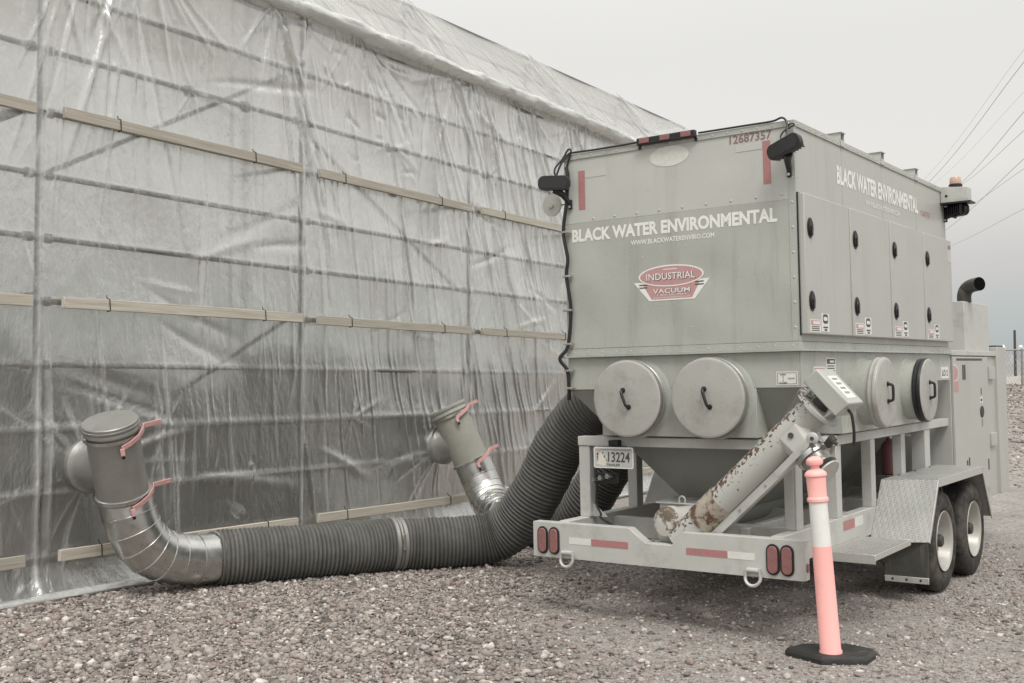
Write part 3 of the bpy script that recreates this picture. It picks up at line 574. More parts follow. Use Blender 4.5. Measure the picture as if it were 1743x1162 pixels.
def build_battens():
    h, dp = .080, .036; rs = random.Random(5)
    ex = WD; rot = Matrix((WD, -WN, Z)).transposed().to_4x4()      # local x along the wall, -y outward
    tie = mat('tie_wire', (.05, .047, .042), .6, .5, .1, 10)
    for j, off in ((7, .026), (4, .026), (0, .045)):
        for k in range(-1, 5):
            a, b = k*BAY+.155+rs.uniform(-.02, .02), k*BAY+BAY-(.06 if j else .10)-rs.uniform(0, .03); L = b-a; dzz = rs.uniform(-.008, .008)
            mb = MB(); mb.box((0, -dp, -h/2), (L, 0, h/2)); o = mb.obj('batten', woodm, enc, .003, 1)
            o.matrix_local = Matrix.Translation(wp(a, zl(j)+dzz, off+.012)-WO) @ rot @ Matrix.Rotation(rs.uniform(-.006, .006), 4, 'Y')
            for q in (.17+rs.uniform(-.03, .03), .80+rs.uniform(-.05, .05)):
                x = L*q; w = MB(); w.tube([(x+.006, .01, h/2+.035), (x, -.004, h/2+.012), (x-.002, -dp-.003, h/2+.002), (x, -dp-.004, 0), (x+.004, -dp-.003, -h/2-.002), (x+.004, .0, -h/2-.006)], .0042, 6); w.obj('tie_wire', tie, o)
build_battens()
def build_inner():  # mound added behind the film to darken the lower sheeting
    m = mat('shade_mound_dark', (.035, .035, .033), .8, 0, .3, 1.2, .01, 5, (.07, .068, .06), .5, 1.5)
    n = 60; vs = []; rs = np.random.default_rng(2)
    for i in range(n+1):
        t = TMIN+.3+(TMAX-TMIN-.6)*i/n; h = 1.75+.22*math.sin(t*1.3+.5)+.14*math.sin(t*3.1)+.08*rs.normal()
        for off, q in ((-1.5, 0), (-1.65, .35), (-1.95, .72), (-2.35, .95), (-2.8, 1.), (-3.4, .8), (-3.9, 0)): vs.append(wp(t, h*q, off+.06*rs.normal()))
    mb = MB(); mb.add(vs, [(i*7+j, (i+1)*7+j, (i+1)*7+j+1, i*7+j+1) for i in range(n) for j in range(6)]+[tuple(range(7)), tuple(n*7+j for j in range(7))], True); o = mb.obj('shade_mound', m)
    tag(o, 'long dark mound added behind the plastic sheeting to darken its lower half', 'mound')
build_inner()
# ------------------------------------------------------------------ ducts with tee, elbow and lever clamps
def bez(p0, p1, p2, p3, n):
    p0, p1, p2, p3 = map(Vector, (p0, p1, p2, p3)); out = []
    for i in range(n+1):
        t = i/n; out.append(p0*(1-t)**3+p1*3*t*(1-t)**2+p2*3*t*t*(1-t)+p3*t**3)
    return out
def gored(mb, pts, r):
    """segmented duct: straight gores, each overlapping the next with a raised seam"""
    n = len(pts)
    cs, ds, rs_ = [], [], []
    for i in range(n):
        d = (pts[min(i+1, n-1)]-pts[max(i-1, 0)]).normalized()
        if 0 < i < n-1:
            for e, rr in ((-.009, r), (-.006, r+.006), (.003, r+.006), (.006, r)): cs.append(pts[i]+d*e); ds.append(d); rs_.append(rr)
        else: cs.append(pts[i]); ds.append(d); rs_.append(r)
    mb.rings(cs, ds, rs_, 36, (False, False)); return mb
def duct(label, top, bot, wall_pt, elbow, r, body_mat, lid, hpull):
    base = Vector((bot[0], bot[1], 0)); E0 = empty('exhaust_duct', base); tag(E0, label, 'duct', 'ducts tapped into the sheeting')
    B = lambda p: Vector(p)-base
    T_, Bo = B(top), B(bot); ax = (Bo-T_).normalized(); L = (Bo-T_).length
    mb = MB(); prof = [(0, r+.004), (.012, r+.012), (.03, r+.012), (.034, r), (L-.045, r), (L-.04, r+.013), (L-.02, r+.013), (L-.016, r), (L, r)]
    mb.lathe(T_, ax, prof, 40, (False, False)); mb.obj('duct_body', body_mat, E0)
    if lid: MB().lathe(T_-ax*.045, ax, [(0, r-.012), (.0, r+.006), (.006, r+.012), (.024, r+.012), (.026, r+.016), (.036, r+.016), (.04, r+.009), (.05, r+.009)], 40).obj('lid', galv_dull, E0)
    else:
        MB().lathe(T_-ax*.05, ax, [(0, r+.01), (.006, r+.016), (.03, r+.016), (.036, r+.006), (.06, r+.006)], 40, (False, False)).obj('open_collar', body_mat, E0)
        MB().lathe(T_+ax*.05, ax, [(0, .001), (.002, r-.004)], 40, (False, False)).obj('damper_plate', body_mat, E0)
    # conical branch into the sheeting
    mid = T_.lerp(Bo, .56); wpt = B(wall_pt); bd = (wpt-mid); bl = bd.length
    MB().lathe(mid, bd, [(0, r*.94), (bl*.38, r*.95), (bl*.62, r*.97), (bl*.70, r*1.02), (bl*.74, r*1.12), (bl*.80, r*1.12), (bl*.84, r*1.03), (bl*.97, r*1.03)], 40, (False, False)).obj('branch', galv_dull, E0)
    el = gored(MB(), [B(p) for p in elbow], r+.008).obj('elbow', galv, E0)
    e1 = B(elbow[-1]); dd = (B(elbow[-1])-B(elbow[-2])).normalized()
    MB().lathe(e1-dd*.03, dd, [(0, r+.012), (.004, r+.022), (.03, r+.022), (.036, r+.014), (.05, r+.014), (.055, r+.024), (.075, r+.024), (.08, r+.01)], 40, (False, False)).obj('end_collar', galv, E0)
    # lever clamps wrapped round the seams
    toc = Vector((0, 0, CAMH))-(base+mid); toc = (toc-ax*toc.dot(ax)).normalized(); sd = ax.cross(toc); 
    if sd.x < 0: sd = -sd
    for q in (.055, L-.03):
        c = T_+ax*q; MB().lathe(c-ax*.012, ax, [(0, r+.014), (0, r+.02), (.024, r+.02), (.024, r+.014)], 36, (False, False)).obj('clamp_band', steel, E0)
        lv = MB(); pts = []
        for a in (12, 30, 50, 70, 84): pts.append(c+(toc*math.cos(R(a))+sd*math.sin(R(a)))*(r+.035)+ax*(.05-.0009*a))
        for p0, p1 in zip(pts, pts[1:]): lv.bar(p0, p1+(p1-p0)*.08, .009, .036, ax)
        e = pts[-1]; tip = e+sd*hpull+toc*(-.02); lv.bar(e-sd*.01, tip, .010, .036, ax)
        lv.bar(pts[0], pts[0]+ax*.05+toc*.012, .03, .03, sd)
        o = lv.obj('clamp_lever', leverred, E0, .004)
        MB().cyl(pts[0]+ax*.055, pts[0]+ax*.075, .011, n=10).obj('lever_pin', blackp, E0)
    return E0
E1 = bez((-2.741, 7.83, .72), (-2.665, 7.84, .36), (-2.60, 7.96, .215), (-2.235, 8.34, .208), 8)
duct('galvanised duct with flat lid and red levers, nearer one at left', (-2.765, 7.60, 1.225), (-2.741, 7.80, .72), wp(.37, .93, .03), E1, .178, galv_dull, True, .12)
E2 = bez((-.404, 11.37, .705), (-.26, 11.36, .38), (-.20, 11.25, .215), (-.05, 10.80, .21), 7)
duct('sand coloured duct with open collar and red levers, farther one behind hose', (-.655, 11.37, 1.24), (-.404, 11.37, .705), wp(4.6, .87, .03), E2, .182, duct_sand, False, .10)
# ------------------------------------------------------------------ vacuum trailer (local axes: x right, y forward, z up; rear face at y=0)
TR = empty('vacuum_trailer'); tag(TR, 'large grey industrial vacuum trailer on two axles with lettered box body', 'trailer')
cs_ = (s_-Z*TL).normalized(); cd_ = (d_+Z*TP).normalized(); ck_ = cs_.cross(cd_)
tm = Matrix((cs_, cd_, ck_)).transposed().to_4x4(); tm.translation = TO; TR.matrix_world = tm
def tw(u, v, z): return tm @ Vector((u, v, z))
BW, BL, ZT, ZF, ZL = 1.652, 3.34, 3.096, 1.714, 1.489
def B(name, a, b, m, p=TR, bev=.003): return MB().box(a, b).obj(name, m, p, bev)
def dome(mb, c, ax, r, h=.5):
    mb.lathe(c, ax, [(0, r), (r*h*.6, r*.8), (r*h, r*.35)], 8)
# --- upper box: sheet panels on a core
B('body_core', (-BW+.012, .012, ZF+.01), (-.012, BL-.012, ZT-.012), paint_low, TR, 0)
B('rear_panel', (-BW+.004, -.001, ZF+.052), (-.004, .012, 2.620), paint, TR, .002)
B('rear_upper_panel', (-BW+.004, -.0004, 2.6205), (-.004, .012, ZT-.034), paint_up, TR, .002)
B('left_panel', (-BW, .004, ZF+.052), (-BW+.012, BL-.004, ZT-.034), paint)
B('front_panel', (-BW+.004, BL-.012, ZF+.052), (-.004, BL, ZT-.034), paint)
B('roof_panel', (-BW-.006, -.006, ZT-.012), (.006, BL+.006, ZT), paint)
SV = [0.0, .818, 1.655, 2.493, BL]
for a, b in zip(SV, SV[1:]): B('side_panel', (-.0115, a+.003 if a else .004, 2.662), (0, b-.003, ZT-.034), paint_side, TR, .0015)
B('side_lower_panel', (-.0115, .004, ZF+.052), (-.001, BL-.004, 2.655), paint_side, TR, .0015)
# angle trim along the top and bottom edges and the corner
t = MB(); t.box((-BW-.006, -.009, ZT-.038), (.0085, -.0015, ZT-.0005)); t.box((.001, -.0015, ZT-.038), (.0085, BL+.004, ZT-.0005)); t.box((-BW-.0075, -.0015, ZT-.038), (-BW-.0005, BL+.004, ZT-.0005)); t.obj('top_edge_trim', paint, TR, .0015)
t = MB(); t.box((-.042, -.0045, ZF+.053), (-.0005, -.0012, ZT-.039)); t.box((-.0005, -.0045, ZF+.053), (.003, .03, ZT-.039)); t.obj('corner_trim', paint, TR, .001)
t = MB(); t.box((-BW-.004, -.006, ZF+.004), (.006, .012, ZF+.05)); t.box((-.012, .012, ZF+.004), (.006, BL+.004, ZF+.05)); t.box((-BW-.004, .012, ZF+.004), (-BW+.012, BL+.004, ZF+.05))
t.box((-BW-.034, -.036, ZF-.008), (.036, BL+.03, ZF+.003)); t.obj('flange_trim', paint, TR, .0015)
rv = MB()
for i in range(17): dome(rv, (-BW+.03+i*.0995, -.009, ZT-.02), -Y, .0075); 
for i in range(15): dome(rv, (-BW+.06+i*.111, -.006, ZF+.026), -Y, .006)
for i in range(13): dome(rv, (-BW+.1+i*.122, -.0, ZF-.004), -Y, .005)
for i in range(9): dome(rv, (-1.42+i*.167, -.001, 2.642+.0015*i), -Y, .009)
for i in range(34): dome(rv, (.0085, .05+i*.098, ZT-.02), X, .0075)
for i in range(32): dome(rv, (.006, .05+i*.103, ZF+.024), X, .006)
for i in range(9): dome(rv, (-.02, -.0045, 1.85+i*.15), -Y, .0085); dome(rv, (.003, .022, 1.85+i*.15), X, .006)
for i in range(9): dome(rv, (-BW+.012, -.001, 1.85+i*.15), -Y, .006)
for c in ((-1.0, 2.79), (-.82, 2.86), (-1.05, 2.35), (-.74, 2.40), (-.70, 1.88), (-.93, 2.03), (-1.13, 2.40)): dome(rv, (c[0], -.001, c[1]), -Y, .005)
o = rv.obj('rivets', steel if False else paint_frame, TR); o['kind'] = 'stuff'
for v in SV[1:4]:
    mb = MB(); mb.box((-.10, v-.035, ZT+.0005), (.012, v+.035, ZT+.006)); mb.box((.0095, v-.035, ZT-.035), (.0135, v+.035, ZT+.0005)); mb.box((-.10, v-.035, ZT+.006), (.012, v-.030, ZT+.052)); mb.box((-.10, v+.030, ZT+.006), (.012, v+.035, ZT+.052)); mb.box((-.11, v-.045, ZT+.052), (.02, v+.045, ZT+.057)); mb.obj('roof_bracket', paint_frame, TR, .001)
# --- filter doors
DV = [.004, .812, 1.655, 2.493, 3.322]
for i in range(4):
    a, b = DV[i]+.011, DV[i+1]-.011
    d = B('filter_door', (.004, a, 1.808), (.046, b, 2.654), paint_side, TR, .006)
    for z in (2.449, 2.007):
        c = a+.085; lt = MB(); n = 26
        ring = [(math.cos(2*math.pi*k/n)*.047, math.sin(2*math.pi*k/n)*.062) for k in range(n)]
        lt.prism(ring, (.0455, c, z), Y, Z, X, .006); lt.prism([(x*.72, y*.8) for x, y in ring], (.0515, c, z), Y, Z, X, .006); lt.box((.0575, c-.012, z-.045), (.064, c+.012, z+.012)); lt.obj('latch', blackp, d, .0015)
    y0 = a+.045
    st = B('warning_sticker', (.0462, y0, 1.82), (.0475, y0+.175, 1.897), stick, d, 0)
    MB().box((.0476, y0+.01, 1.862), (.0482, y0+.165, 1.892)).obj('sticker_header', reddecal, d)
    mb = MB(); mb.box((.0483, y0+.045, 1.868), (.0488, y0+.155, 1.887)); mb.obj('sticker_band', stick, d)
    mb = MB(); [mb.box((.0476, y0+.02, z), (.0481, y0+.15, z+.006)) for z in (1.827, 1.839, 1.850)]; mb.obj('sticker_print', ink, d)
    y1 = y0+.19
    B('notice_sticker', (.0462, y1, 1.826), (.0475, y1+.13, 1.938), stick, d, 0)
    mb = MB(); mb.prism([(.02, .066), (.035, .05), (.095, .05), (.11, .066), (.11, .094), (.095, .108), (.035, .108), (.02, .094)], (.0476, y1, 1.826), Y, Z, X, .0005); mb.box((.0476, y1+.025, 1.848), (.0481, y1+.105, 1.858)); mb.box((.0476, y1+.045, 1.831), (.0481, y1+.09, 1.843)); mb.obj('sticker_print', ink, d)
    MB().prism([(.036, .068), (.094, .068), (.10, .08), (.094, .091), (.036, .091), (.03, .08)], (.0482, y1, 1.826), Y, Z, X, .0004).obj('sticker_band', stick, d)
B('door_gap_shade', (.0032, DV[0]+.0005, 1.80), (.012, DV[0]+.0045, 2.66), blackp, TR, 0)  # black strip painting the shadow in the gap at the first door
B('corner_sticker', (.0462, 3.19, 2.47), (.0475, 3.30, 2.62), paletape, TR, 0); B('corner_sticker_print', (.0476, 3.205, 2.575), (.0481, 3.285, 2.61), rednum, TR, 0)
# --- lettering on the body
ff = Vector((1, 0, 0))
text('BLACK WATER ENVIRONMENTAL', (-1.592, -.0015, 2.492), X, Z, 1.475, .088, letter, TR, 'lettering', .042)
text('WWW.BLACKWATERENVIRO.COM', (-1.134, -.0015, 2.435), X, Z, .60, .032, letter, TR, 'lettering', .022)
text('12687357', (-.415, -.0015, 3.003), X, Z, .275, .052, rednum, TR, 'lettering', .012)
text('BLACK WATER ENVIRONMENTAL', (.0005, .72, 2.803), Y, Z, 1.82, .125, letter, TR, 'lettering', .042)
text('WWW.BLACKWATERENVIRO.COM', (.0005, 1.28, 2.730), Y, Z, .78, .036, letter, TR, 'lettering', .022)
text('12687357', (.0005, 2.62, 2.80), Y, Z, .26, .045, reddecal, TR, 'lettering', .008)
def decal(name, a, b, m, y=-.0025): return MB().box((a[0], y, a[1]), (b[0], -.0012, b[1])).obj(name, m, TR)
decal('red_tape', (-1.533, 2.712), (-1.481, 2.977), redtape); decal('red_tape', (-.199, 2.729), (-.150, 2.993), redtape)
decal('faded_tape', (-1.479, 2.924), (-1.311, 2.976), paletape); decal('faded_tape', (-.377, 2.947), (-.202, 2.993), paletape)
n = 36; MB().prism([(math.cos(2*math.pi*k/n)*.141, math.sin(2*math.pi*k/n)*.066) for k in range(n)], (-.838, -.0025, 2.988), X, Z, Y, .0012).obj('oval_patch', mat('bare_primer', (.66, .66, .61), .6, 0, .1, 40, .001, 60), TR)
# maker's badge: red oval over a winged trapezoid, white outlines
lg = MB().prism([(-.272, -.036), (.272, -.036), (.166, -.160), (-.160, -.160)], (-.846, -.0028, 2.219), X, Z, Y, .0014).obj('maker_badge', letter, TR)
MB().prism([(-.205, -.050), (.205, -.050), (.148, -.150), (-.142, -.150)], (-.846, -.0034, 2.219), X, Z, Y, .0005).obj('badge_field', reddecal, lg)
for k in range(2):
    for sx in (-1, 1): MB().prism([(sx*.236, -.049-.018*k), (sx*.175, -.049-.018*k), (sx*.168, -.056-.018*k), (sx*.228, -.056-.018*k)], (-.846, -.0042, 2.219), X, Z, Y, .0004).obj('badge_stripe', ink, lg)
MB().prism([(math.cos(2*math.pi*k/n)*.235, math.sin(2*math.pi*k/n)*.070) for k in range(n)], (-.846, -.0048, 2.217), X, Z, Y, .0008).obj('badge_rim', letter, lg)
MB().prism([(math.cos(2*math.pi*k/n)*.223, math.sin(2*math.pi*k/n)*.061) for k in range(n)], (-.846, -.0056, 2.217), X, Z, Y, .0005).obj('badge_oval', reddecal, lg)
text('INDUSTRIAL', (-1.021+.004, -.0060, 2.192-.003), X, Z, .35, .044, ink, lg, 'badge_lettering', .008)
text('INDUSTRIAL', (-1.021, -.0064, 2.192), X, Z, .35, .044, letter, lg, 'badge_lettering', .008)
text('VACUUM', (-.976+.003, -.0040, 2.105-.002), X, Z, .265, .030, ink, lg, 'badge_lettering', .012)
text('VACUUM', (-.976, -.0044, 2.105), X, Z, .265, .030, letter, lg, 'badge_lettering', .012)
text('1 800 331 4813', (-.945, -.0040, 2.090), X, Z, .205, .010, letter, lg, 'badge_lettering', 0)
text('www.industrialvacuum.com', (-.975, -.0040, 2.0735), X, Z, .265, .0105, letter, lg, 'badge_lettering', 0)
MB().box((-.90, -.0062, 2.256), (-.80, -.0058, 2.261)).obj('badge_line', letter, lg)
# --- light bar, work lamps, beacon
lb = B('light_bar', (-1.052, -.045, 3.078), (-.634, -.008, 3.124), blackp, TR, .004)
for i in range(3): B('lens', (-1.030+i*.150, -.052, 3.086), (-.958+i*.150, -.0455, 3.118), redlens, lb, .004)
for x in (-1.045, -.641): B('bracket', (x-.010, -.014, 3.055), (x+.010, -.0095, 3.0775), blackp, lb, .001)
def work_lamp(c, yaw, roll, foot):
    lm = Matrix.Translation(c) @ Matrix.Rotation(yaw, 4, 'Z') @ Matrix.Rotation(roll, 4, 'Y')
    def X4(mb): mb.v = [tuple(lm @ Vector(p)) for p in mb.v]; return mb
    w, h = .112, .050; n = 10
    def rr(w, h, r):
        out = []
        for cx, cz, a0 in ((w-r, h-r, 0), (-w+r, h-r, 90), (-w+r, -h+r, 180), (w-r, -h+r, 270)):
            for k in range(6): a = R(a0+18*k); out.append((cx+math.cos(a)*r, cz+math.sin(a)*r))
        return out
    mb = MB(); mb.prism(rr(w, h, .042), (0, -.034, 0), X, Z, Y, .02); mb.prism(rr(w*.97, h*.96, .04), (0, -.014, 0), X, Z, Y, .03)
    for k in range(9): mb.box((-w*.75+k*w*.19-.003, .016, -h*.8), (-w*.75+k*w*.19+.003, .052, h*.8))
    L = X4(mb).obj('work_lamp', blackp, TR, .004)
    X4(MB().prism(rr(w*.86, h*.72, .03), (0, -.0365, 0), X, Z, Y, .0024)).obj('lens', mat('smoked_lens', (.022, .022, .022), .12, 0, .1, 8), L)
    st = MB(); c2 = Vector(c); st.tube([lm @ Vector((0, .0, -h*.8)), (c2+Vector(foot))*.5+Vector((0, .0, -.005)), foot], [.03, .022, .014], 10); f = Vector(foot); st.box((f.x-.014, f.y-.006, f.z-.035), (f.x+.014, f.y+.004, f.z+.03)); st.obj('stalk', blackp, L, .002)
    MB().cyl((f.x, f.y-.014, f.z-.018), (f.x, f.y-.006, f.z-.018), .009, n=10).obj('bolt', steel, L)
work_lamp((-.004, -.12, 2.91), R(-8), R(-19), (-.030, -.010, 2.785))
work_lamp((-1.660, -.10, 2.895), R(16), R(3), (-1.594, -.012, 2.755))
work_lamp((.10, 3.30, 2.905), R(150), R(0), (.012, 3.31, 2.85))
MB().lathe((-BW-.002, .10, 2.785), -X, [(0, .075), (.006, .075), (.008, .07)], 24).obj('round_plate', capmat, TR)
MB().lathe((-BW-.165, .10, 2.785), -Y, [(0, .078), (.008, .078), (.009, .02), (.02, .018)], 28).obj('mirror_disc', capmat, TR)
MB().cyl((-BW, .10, 2.785), (-BW-.16, .108, 2.785), .010, n=8).obj('disc_arm', steel, TR)
bb = MB(); bb.prism([(0, 0), (.215, 0), (.215, .115), (0, .135)], (.003, 3.20, 2.965), X, Z, Y, .13); bx_ = bb.obj('beacon_bracket', paint_frame, TR, .003)
MB().box((-.0, 3.185, 2.952), (.245, 3.345, 2.9648)).obj('bracket_tray', blackp, bx_)
MB().lathe((.11, 3.265, 3.096), Z, [(0, .054), (.022, .054), (.024, .046)], 24).obj('beacon_base', blackp, bx_)
MB().lathe((.11, 3.265, 3.1205), Z, [(0, .046), (.01, .047), (.05, .043), (.058, .038), (.062, .02)], 24).obj('beacon_lens', amber, bx_)
dome_ = MB(); dome(dome_, (.05, 3.199, 3.02), -Y, .012); dome_.obj('bracket_knob', blackp, bx_)
# --- wiring
def cable(name, pts, r, k=10): return MB().tube(resample(spline(pts, k), .012), r, 8).obj(name, blackp, TR)
cable('cable_loom', [(-1.62, -.02, 3.01), (-1.602, -.025, 2.945), (-1.616, -.028, 2.765), (-1.644, -.03, 2.567), (-1.615, -.028, 2.383), (-1.628, -.028, 2.263), (-1.600, -.026, 2.041), (-1.626, -.03, 1.79), (-1.678, -.055, 1.703), (-1.636, -.03, 1.622), (-1.628, -.025, 1.50), (-1.64, -.01, 1.42)], .0125)
cable('lamp_cable', [(-1.66, -.09, 2.94), (-1.67, -.08, 3.00), (-1.63, -.04, 3.07), (-1.60, -.02, 3.13), (-1.575, -.02, 3.12), (-1.60, -.02, 3.05), (-1.62, -.02, 2.98)], .0065)
cable('lamp_cable', [(-1.66, -.085, 2.94), (-1.64, -.06, 3.02), (-1.61, -.03, 3.08), (-1.58, -.015, 3.105), (-1.4, -.013, 3.1035), (-1.2, -.013, 3.104), (-1.06, -.02, 3.105)], .007)
cable('lamp_cable', [(-.02, -.10, 2.955), (-.06, -.06, 2.985), (-.045, -.05, 3.02), (.0, -.04, 3.045), (.02, -.03, 3.06), (-.01, -.03, 3.065), (-.035, -.03, 3.035), (-.03, -.03, 2.99)], .0045)
cable('lamp_cable', [(-.015, -.09, 2.95), (-.02, -.05, 3.03), (-.035, -.03, 3.09), (-.07, -.015, 3.115), (-.13, -.012, 3.103), (-.3, -.012, 3.103), (-.62, -.015, 3.1035)], .0065)
cl = MB()
for z in (2.565, 2.262, 2.03, 1.8, 1.62, 1.5): cl.box((-1.652, -.046, z-.007), (-1.588, -.0102, z+.007))
o = cl.obj('cable_clips', steel, TR, .002); o['kind'] = 'stuff'
# --- lower body, hopper, plenums with capped ports
B('lower_rear_panel', (-BW+.006, .0, ZL), (-.006, .012, ZF-.009), paint, TR, .002)
B('lower_right_panel', (-.012, .0125, ZL), (-.0005, BL-.006, ZF-.009), paint, TR, .002)
B('lower_left_panel', (-BW, .0125, ZL), (-BW+.012, BL-.006, ZF-.009), paint, TR, .002)
hp = MB(); t0 = [(-BW+.008, .006), (-.008, .006), (-.008, BL-.01), (-BW+.008, BL-.01)]; t1 = [(-.98, .50), (-.70, .50), (-.70, 2.75), (-.98, 2.75)]
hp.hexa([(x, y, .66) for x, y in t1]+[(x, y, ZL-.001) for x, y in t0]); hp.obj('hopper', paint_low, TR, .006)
tr_ = MB().cyl((-.84, .2, .64), (-.84, 2.8, .64), .12, n=24).obj('auger_trough', paint_low, TR)
B('rear_plenum', (-1.385, .0005, 1.182), (-.283, .42, ZL-.0005), paint, TR, .004)
B('side_plenum', (-.42, .70, 1.175), (-.001, 2.78, ZL-.0005), paint, TR, .004)
B('left_plenum', (-BW+.001, .70, 1.175), (-BW+.42, 2.78, ZL-.0005), paint, TR, .004)
def port(name, c, ax, r, depth, band, facem, hangle, up):
    """short stub pipe closed by a banded lid with a black pull handle"""
    c, ax, up = Vector(c), Vector(ax), Vector(up); P = MB().lathe(c, ax, [(0, r+.02), (.004, r+.012), (.008, r-.008), (depth, r-.008)], 48).obj(name, paint, TR)
    MB().lathe(c+ax*(depth-.055), ax, [(0, r-.006), (.0, r+.006), (.012, r+.010), (.018, r+.004), (.030, r+.004), (.036, r+.010), (.05, r+.010), (.058, r+.006)], 56).obj('clamp_band', band, P)
    MB().lathe(c+ax*(depth-.001), ax, [(0, r+.003), (.006, r+.005), (.010, r), (.012, r-.012)], 56).obj('lid', facem, P)
    f = c+ax*(depth+.011); sd = up.cross(ax); hd = (up*math.cos(hangle)+sd*math.sin(hangle)).normalized()
    h = MB(); a, b = f-hd*.058, f+hd*.058
    h.tube(resample(spline([a, a+ax*.028+hd*.006, a+ax*.036+hd*.02, b+ax*.036-hd*.02, b+ax*.028-hd*.006, b], 6), .01), .010, 8)
    h.lathe(a, ax, [(0, .017), (.006, .017), (.008, .012)], 12); h.lathe(b, ax, [(0, .017), (.006, .017), (.008, .012)], 12)
    h.obj('pull_handle', blackp, P); return P
port('rear_port', (-1.126, 0, 1.430), -Y, .243, .115, galv_dull, capmat, R(-20), Z)
port('rear_port', (-.552, 0, 1.432), -Y, .243, .115, galv_dull, capmat, R(-18), Z)
port('side_port', (-.001, 1.135, 1.432), X, .228, .15, capmat, capmat, 0, Z)
port('side_port', (-.001, 2.135, 1.428), X, .228, .15, blackp, capmat, 0, Z)
for v in (1.13, 2.13): MB().lathe((-BW+.002, v, 1.43), -X, [(0, .25), (.006, .235), (.01, .222), (.12, .222), (.121, .235), (.14, .235)], 40, (False, False)).obj('hose_port', paint, TR)
# valve sign and small stickers
sg = MB().box((-.150, -.0025, 1.503), (-.016, -.0012, 1.586)).obj('valve_sign', stick, TR)
fr_ = MB(); x0, x1, z0, z1 = -.143, -.023, 1.510, 1.579
for a, b in (((x0, z0), (x1, z0+.003)), ((x0, z1-.003), (x1, z1)), ((x0, z0+.003), (x0+.003, z1-.003)), ((x1-.003, z0+.003), (x1, z1-.003))): fr_.box((a[0], -.0032, a[1]), (b[0], -.0026, b[1]))
fr_.box((-.1085, -.0032, 1.532), (-.1065, -.0026, 1.553)); fr_.add([(-.112, -.003, 1.534), (-.103, -.003, 1.534), (-.1075, -.003, 1.526)], [(0, 1, 2)]); fr_.add([(-.112, -.003, 1.551), (-.103, -.003, 1.551), (-.1075, -.003, 1.559)], [(0, 1, 2)]); fr_.obj('sign_border', ink, sg)
text('OPEN', (-.126, -.0026, 1.562), X, Z, .036, .010, ink, sg, 'sign_lettering', .02); text('CLOSED', (-.133, -.0026, 1.514), X, Z, .052, .010, ink, sg, 'sign_lettering', .02); text('VALVE', (-.078, -.0026, 1.539), X, Z, .042, .009, ink, sg, 'sign_lettering', .02)
def stk(y0, z0, y1, z1, head, rows):
    st = MB().box((-.0004, y0, z0), (.0008, y1, z1)).obj('warning_sticker', stick, TR); h = z1-z0
    MB().box((.0009, y0+.012, z1-h*head), (.0014, y1-.012, z1-.008)).obj('sticker_header', reddecal if rows < 4 else ink, st)
    MB().box((.0015, y0+.06, z1-h*head+.008), (.0018, y1-.03, z1-.018)).obj('sticker_band', stick, st)
    mb = MB(); [mb.box((.0009, y0+.015, z0+.008+i*(h*(1-head)-.01)/rows), (.0014, y1-.02, z0+.015+i*(h*(1-head)-.01)/rows)) for i in range(rows)]; mb.obj('sticker_print', ink, st)
stk(.215, 1.535, .415, 1.612, .62, 2); stk(.435, 1.545, .60, 1.668, .32, 5)
st = MB().box((-.0004, 3.06, 1.505), (.0008, 3.29, 1.60)).obj('level_sticker', stick, TR); text('LO 2', (.0009, 3.09, 1.525), Y, Z, .17, .05, ink, st, 'sticker_lettering', .02)
# --- chassis
RU = -.05; LU = -1.605; FZ0, FZ1 = .44, .628
def rail(name, u0, u1, v0, v1, z0=FZ0, z1=FZ1): return B(name, (u0, v0, z0), (u1, v1, z1), paint_frame, TR, .006)
rail('frame_rail', RU-.075, RU, -.215, 5.3); rail('frame_rail', LU, LU+.075, -.215, 5.3)
for v in (.35, 1.25, 2.1, 2.95, 3.6): rail('cross_member', LU+.076, RU-.076, v, v+.07, FZ0+.02, FZ1-.03)
rail('lower_rail', RU-.5, RU-.44, .3, 3.4, FZ0+.02, FZ1-.04)
bu = MB(); zb0, zb1 = .396, .624
poly = [(-1.760, zb0), (.103, zb0), (.109, zb0+.006), (.109, zb1), (-.652, zb1-.001), (-.732, .538), (-.915, .538), (-1.032, zb1), (-1.760, zb1)]
bu.prism([(x, z) for x, z in poly], (0, -.294, 0), X, Z, Y, .008); bp_ = bu.obj('bumper', paint_frame, TR, .002)
b2 = MB()
for a, b in (((-1.760, zb1), (-1.032, zb1)), ((-.652, zb1), (.109, zb1))): b2.box((a[0], -.2855, zb1-.008), (b[0], -.217, zb1))
b2.bar((-1.032, -.2515, zb1-.004), (-.915, -.2515, .534), .008, .068, (0, 1, 0)); b2.bar((-.732, -.2515, .534), (-.652, -.2515, zb1-.004), .008, .068, (0, 1, 0)); b2.box((-.915, -.2855, .530), (-.732, -.217, .538))
b2.box((.101, -.2855, zb0), (.109, -.217, zb1-.0085)); b2.box((-1.760, -.2855, zb0), (-1.752, -.217, zb1-.0085)); b2.box((-1.751, -.2855, zb0), (.10, -.217, zb0+.008)); b2.obj('bumper_lip', paint_frame, bp_, .002)
def stad(w, h, n=9):
    o = []
    for cz, a0 in ((h-w, 0), (-h+w, 180)):
        for k in range(n+1): a = R(a0+180*k/n); o.append((math.cos(a)*w, cz+math.sin(a)*w))
    return o
for x in (-1.680, -1.590, -.077, .009):
    c = (x, -.294, .507); L = MB().prism(stad(.041, .090), (x, -.2945, .507), X, Z, -Y, .010).obj('tail_light', blackp, TR, .003)
    MB().prism(stad(.031, .079), (x, -.3046, .507), X, Z, -Y, .008).obj('lens', redlens, L, .004)
def btape(a, b, m): return MB().box((a[0], -.2956, a[1]), (b[0], -.2942, b[1])).obj('reflective_tape', m, bp_)
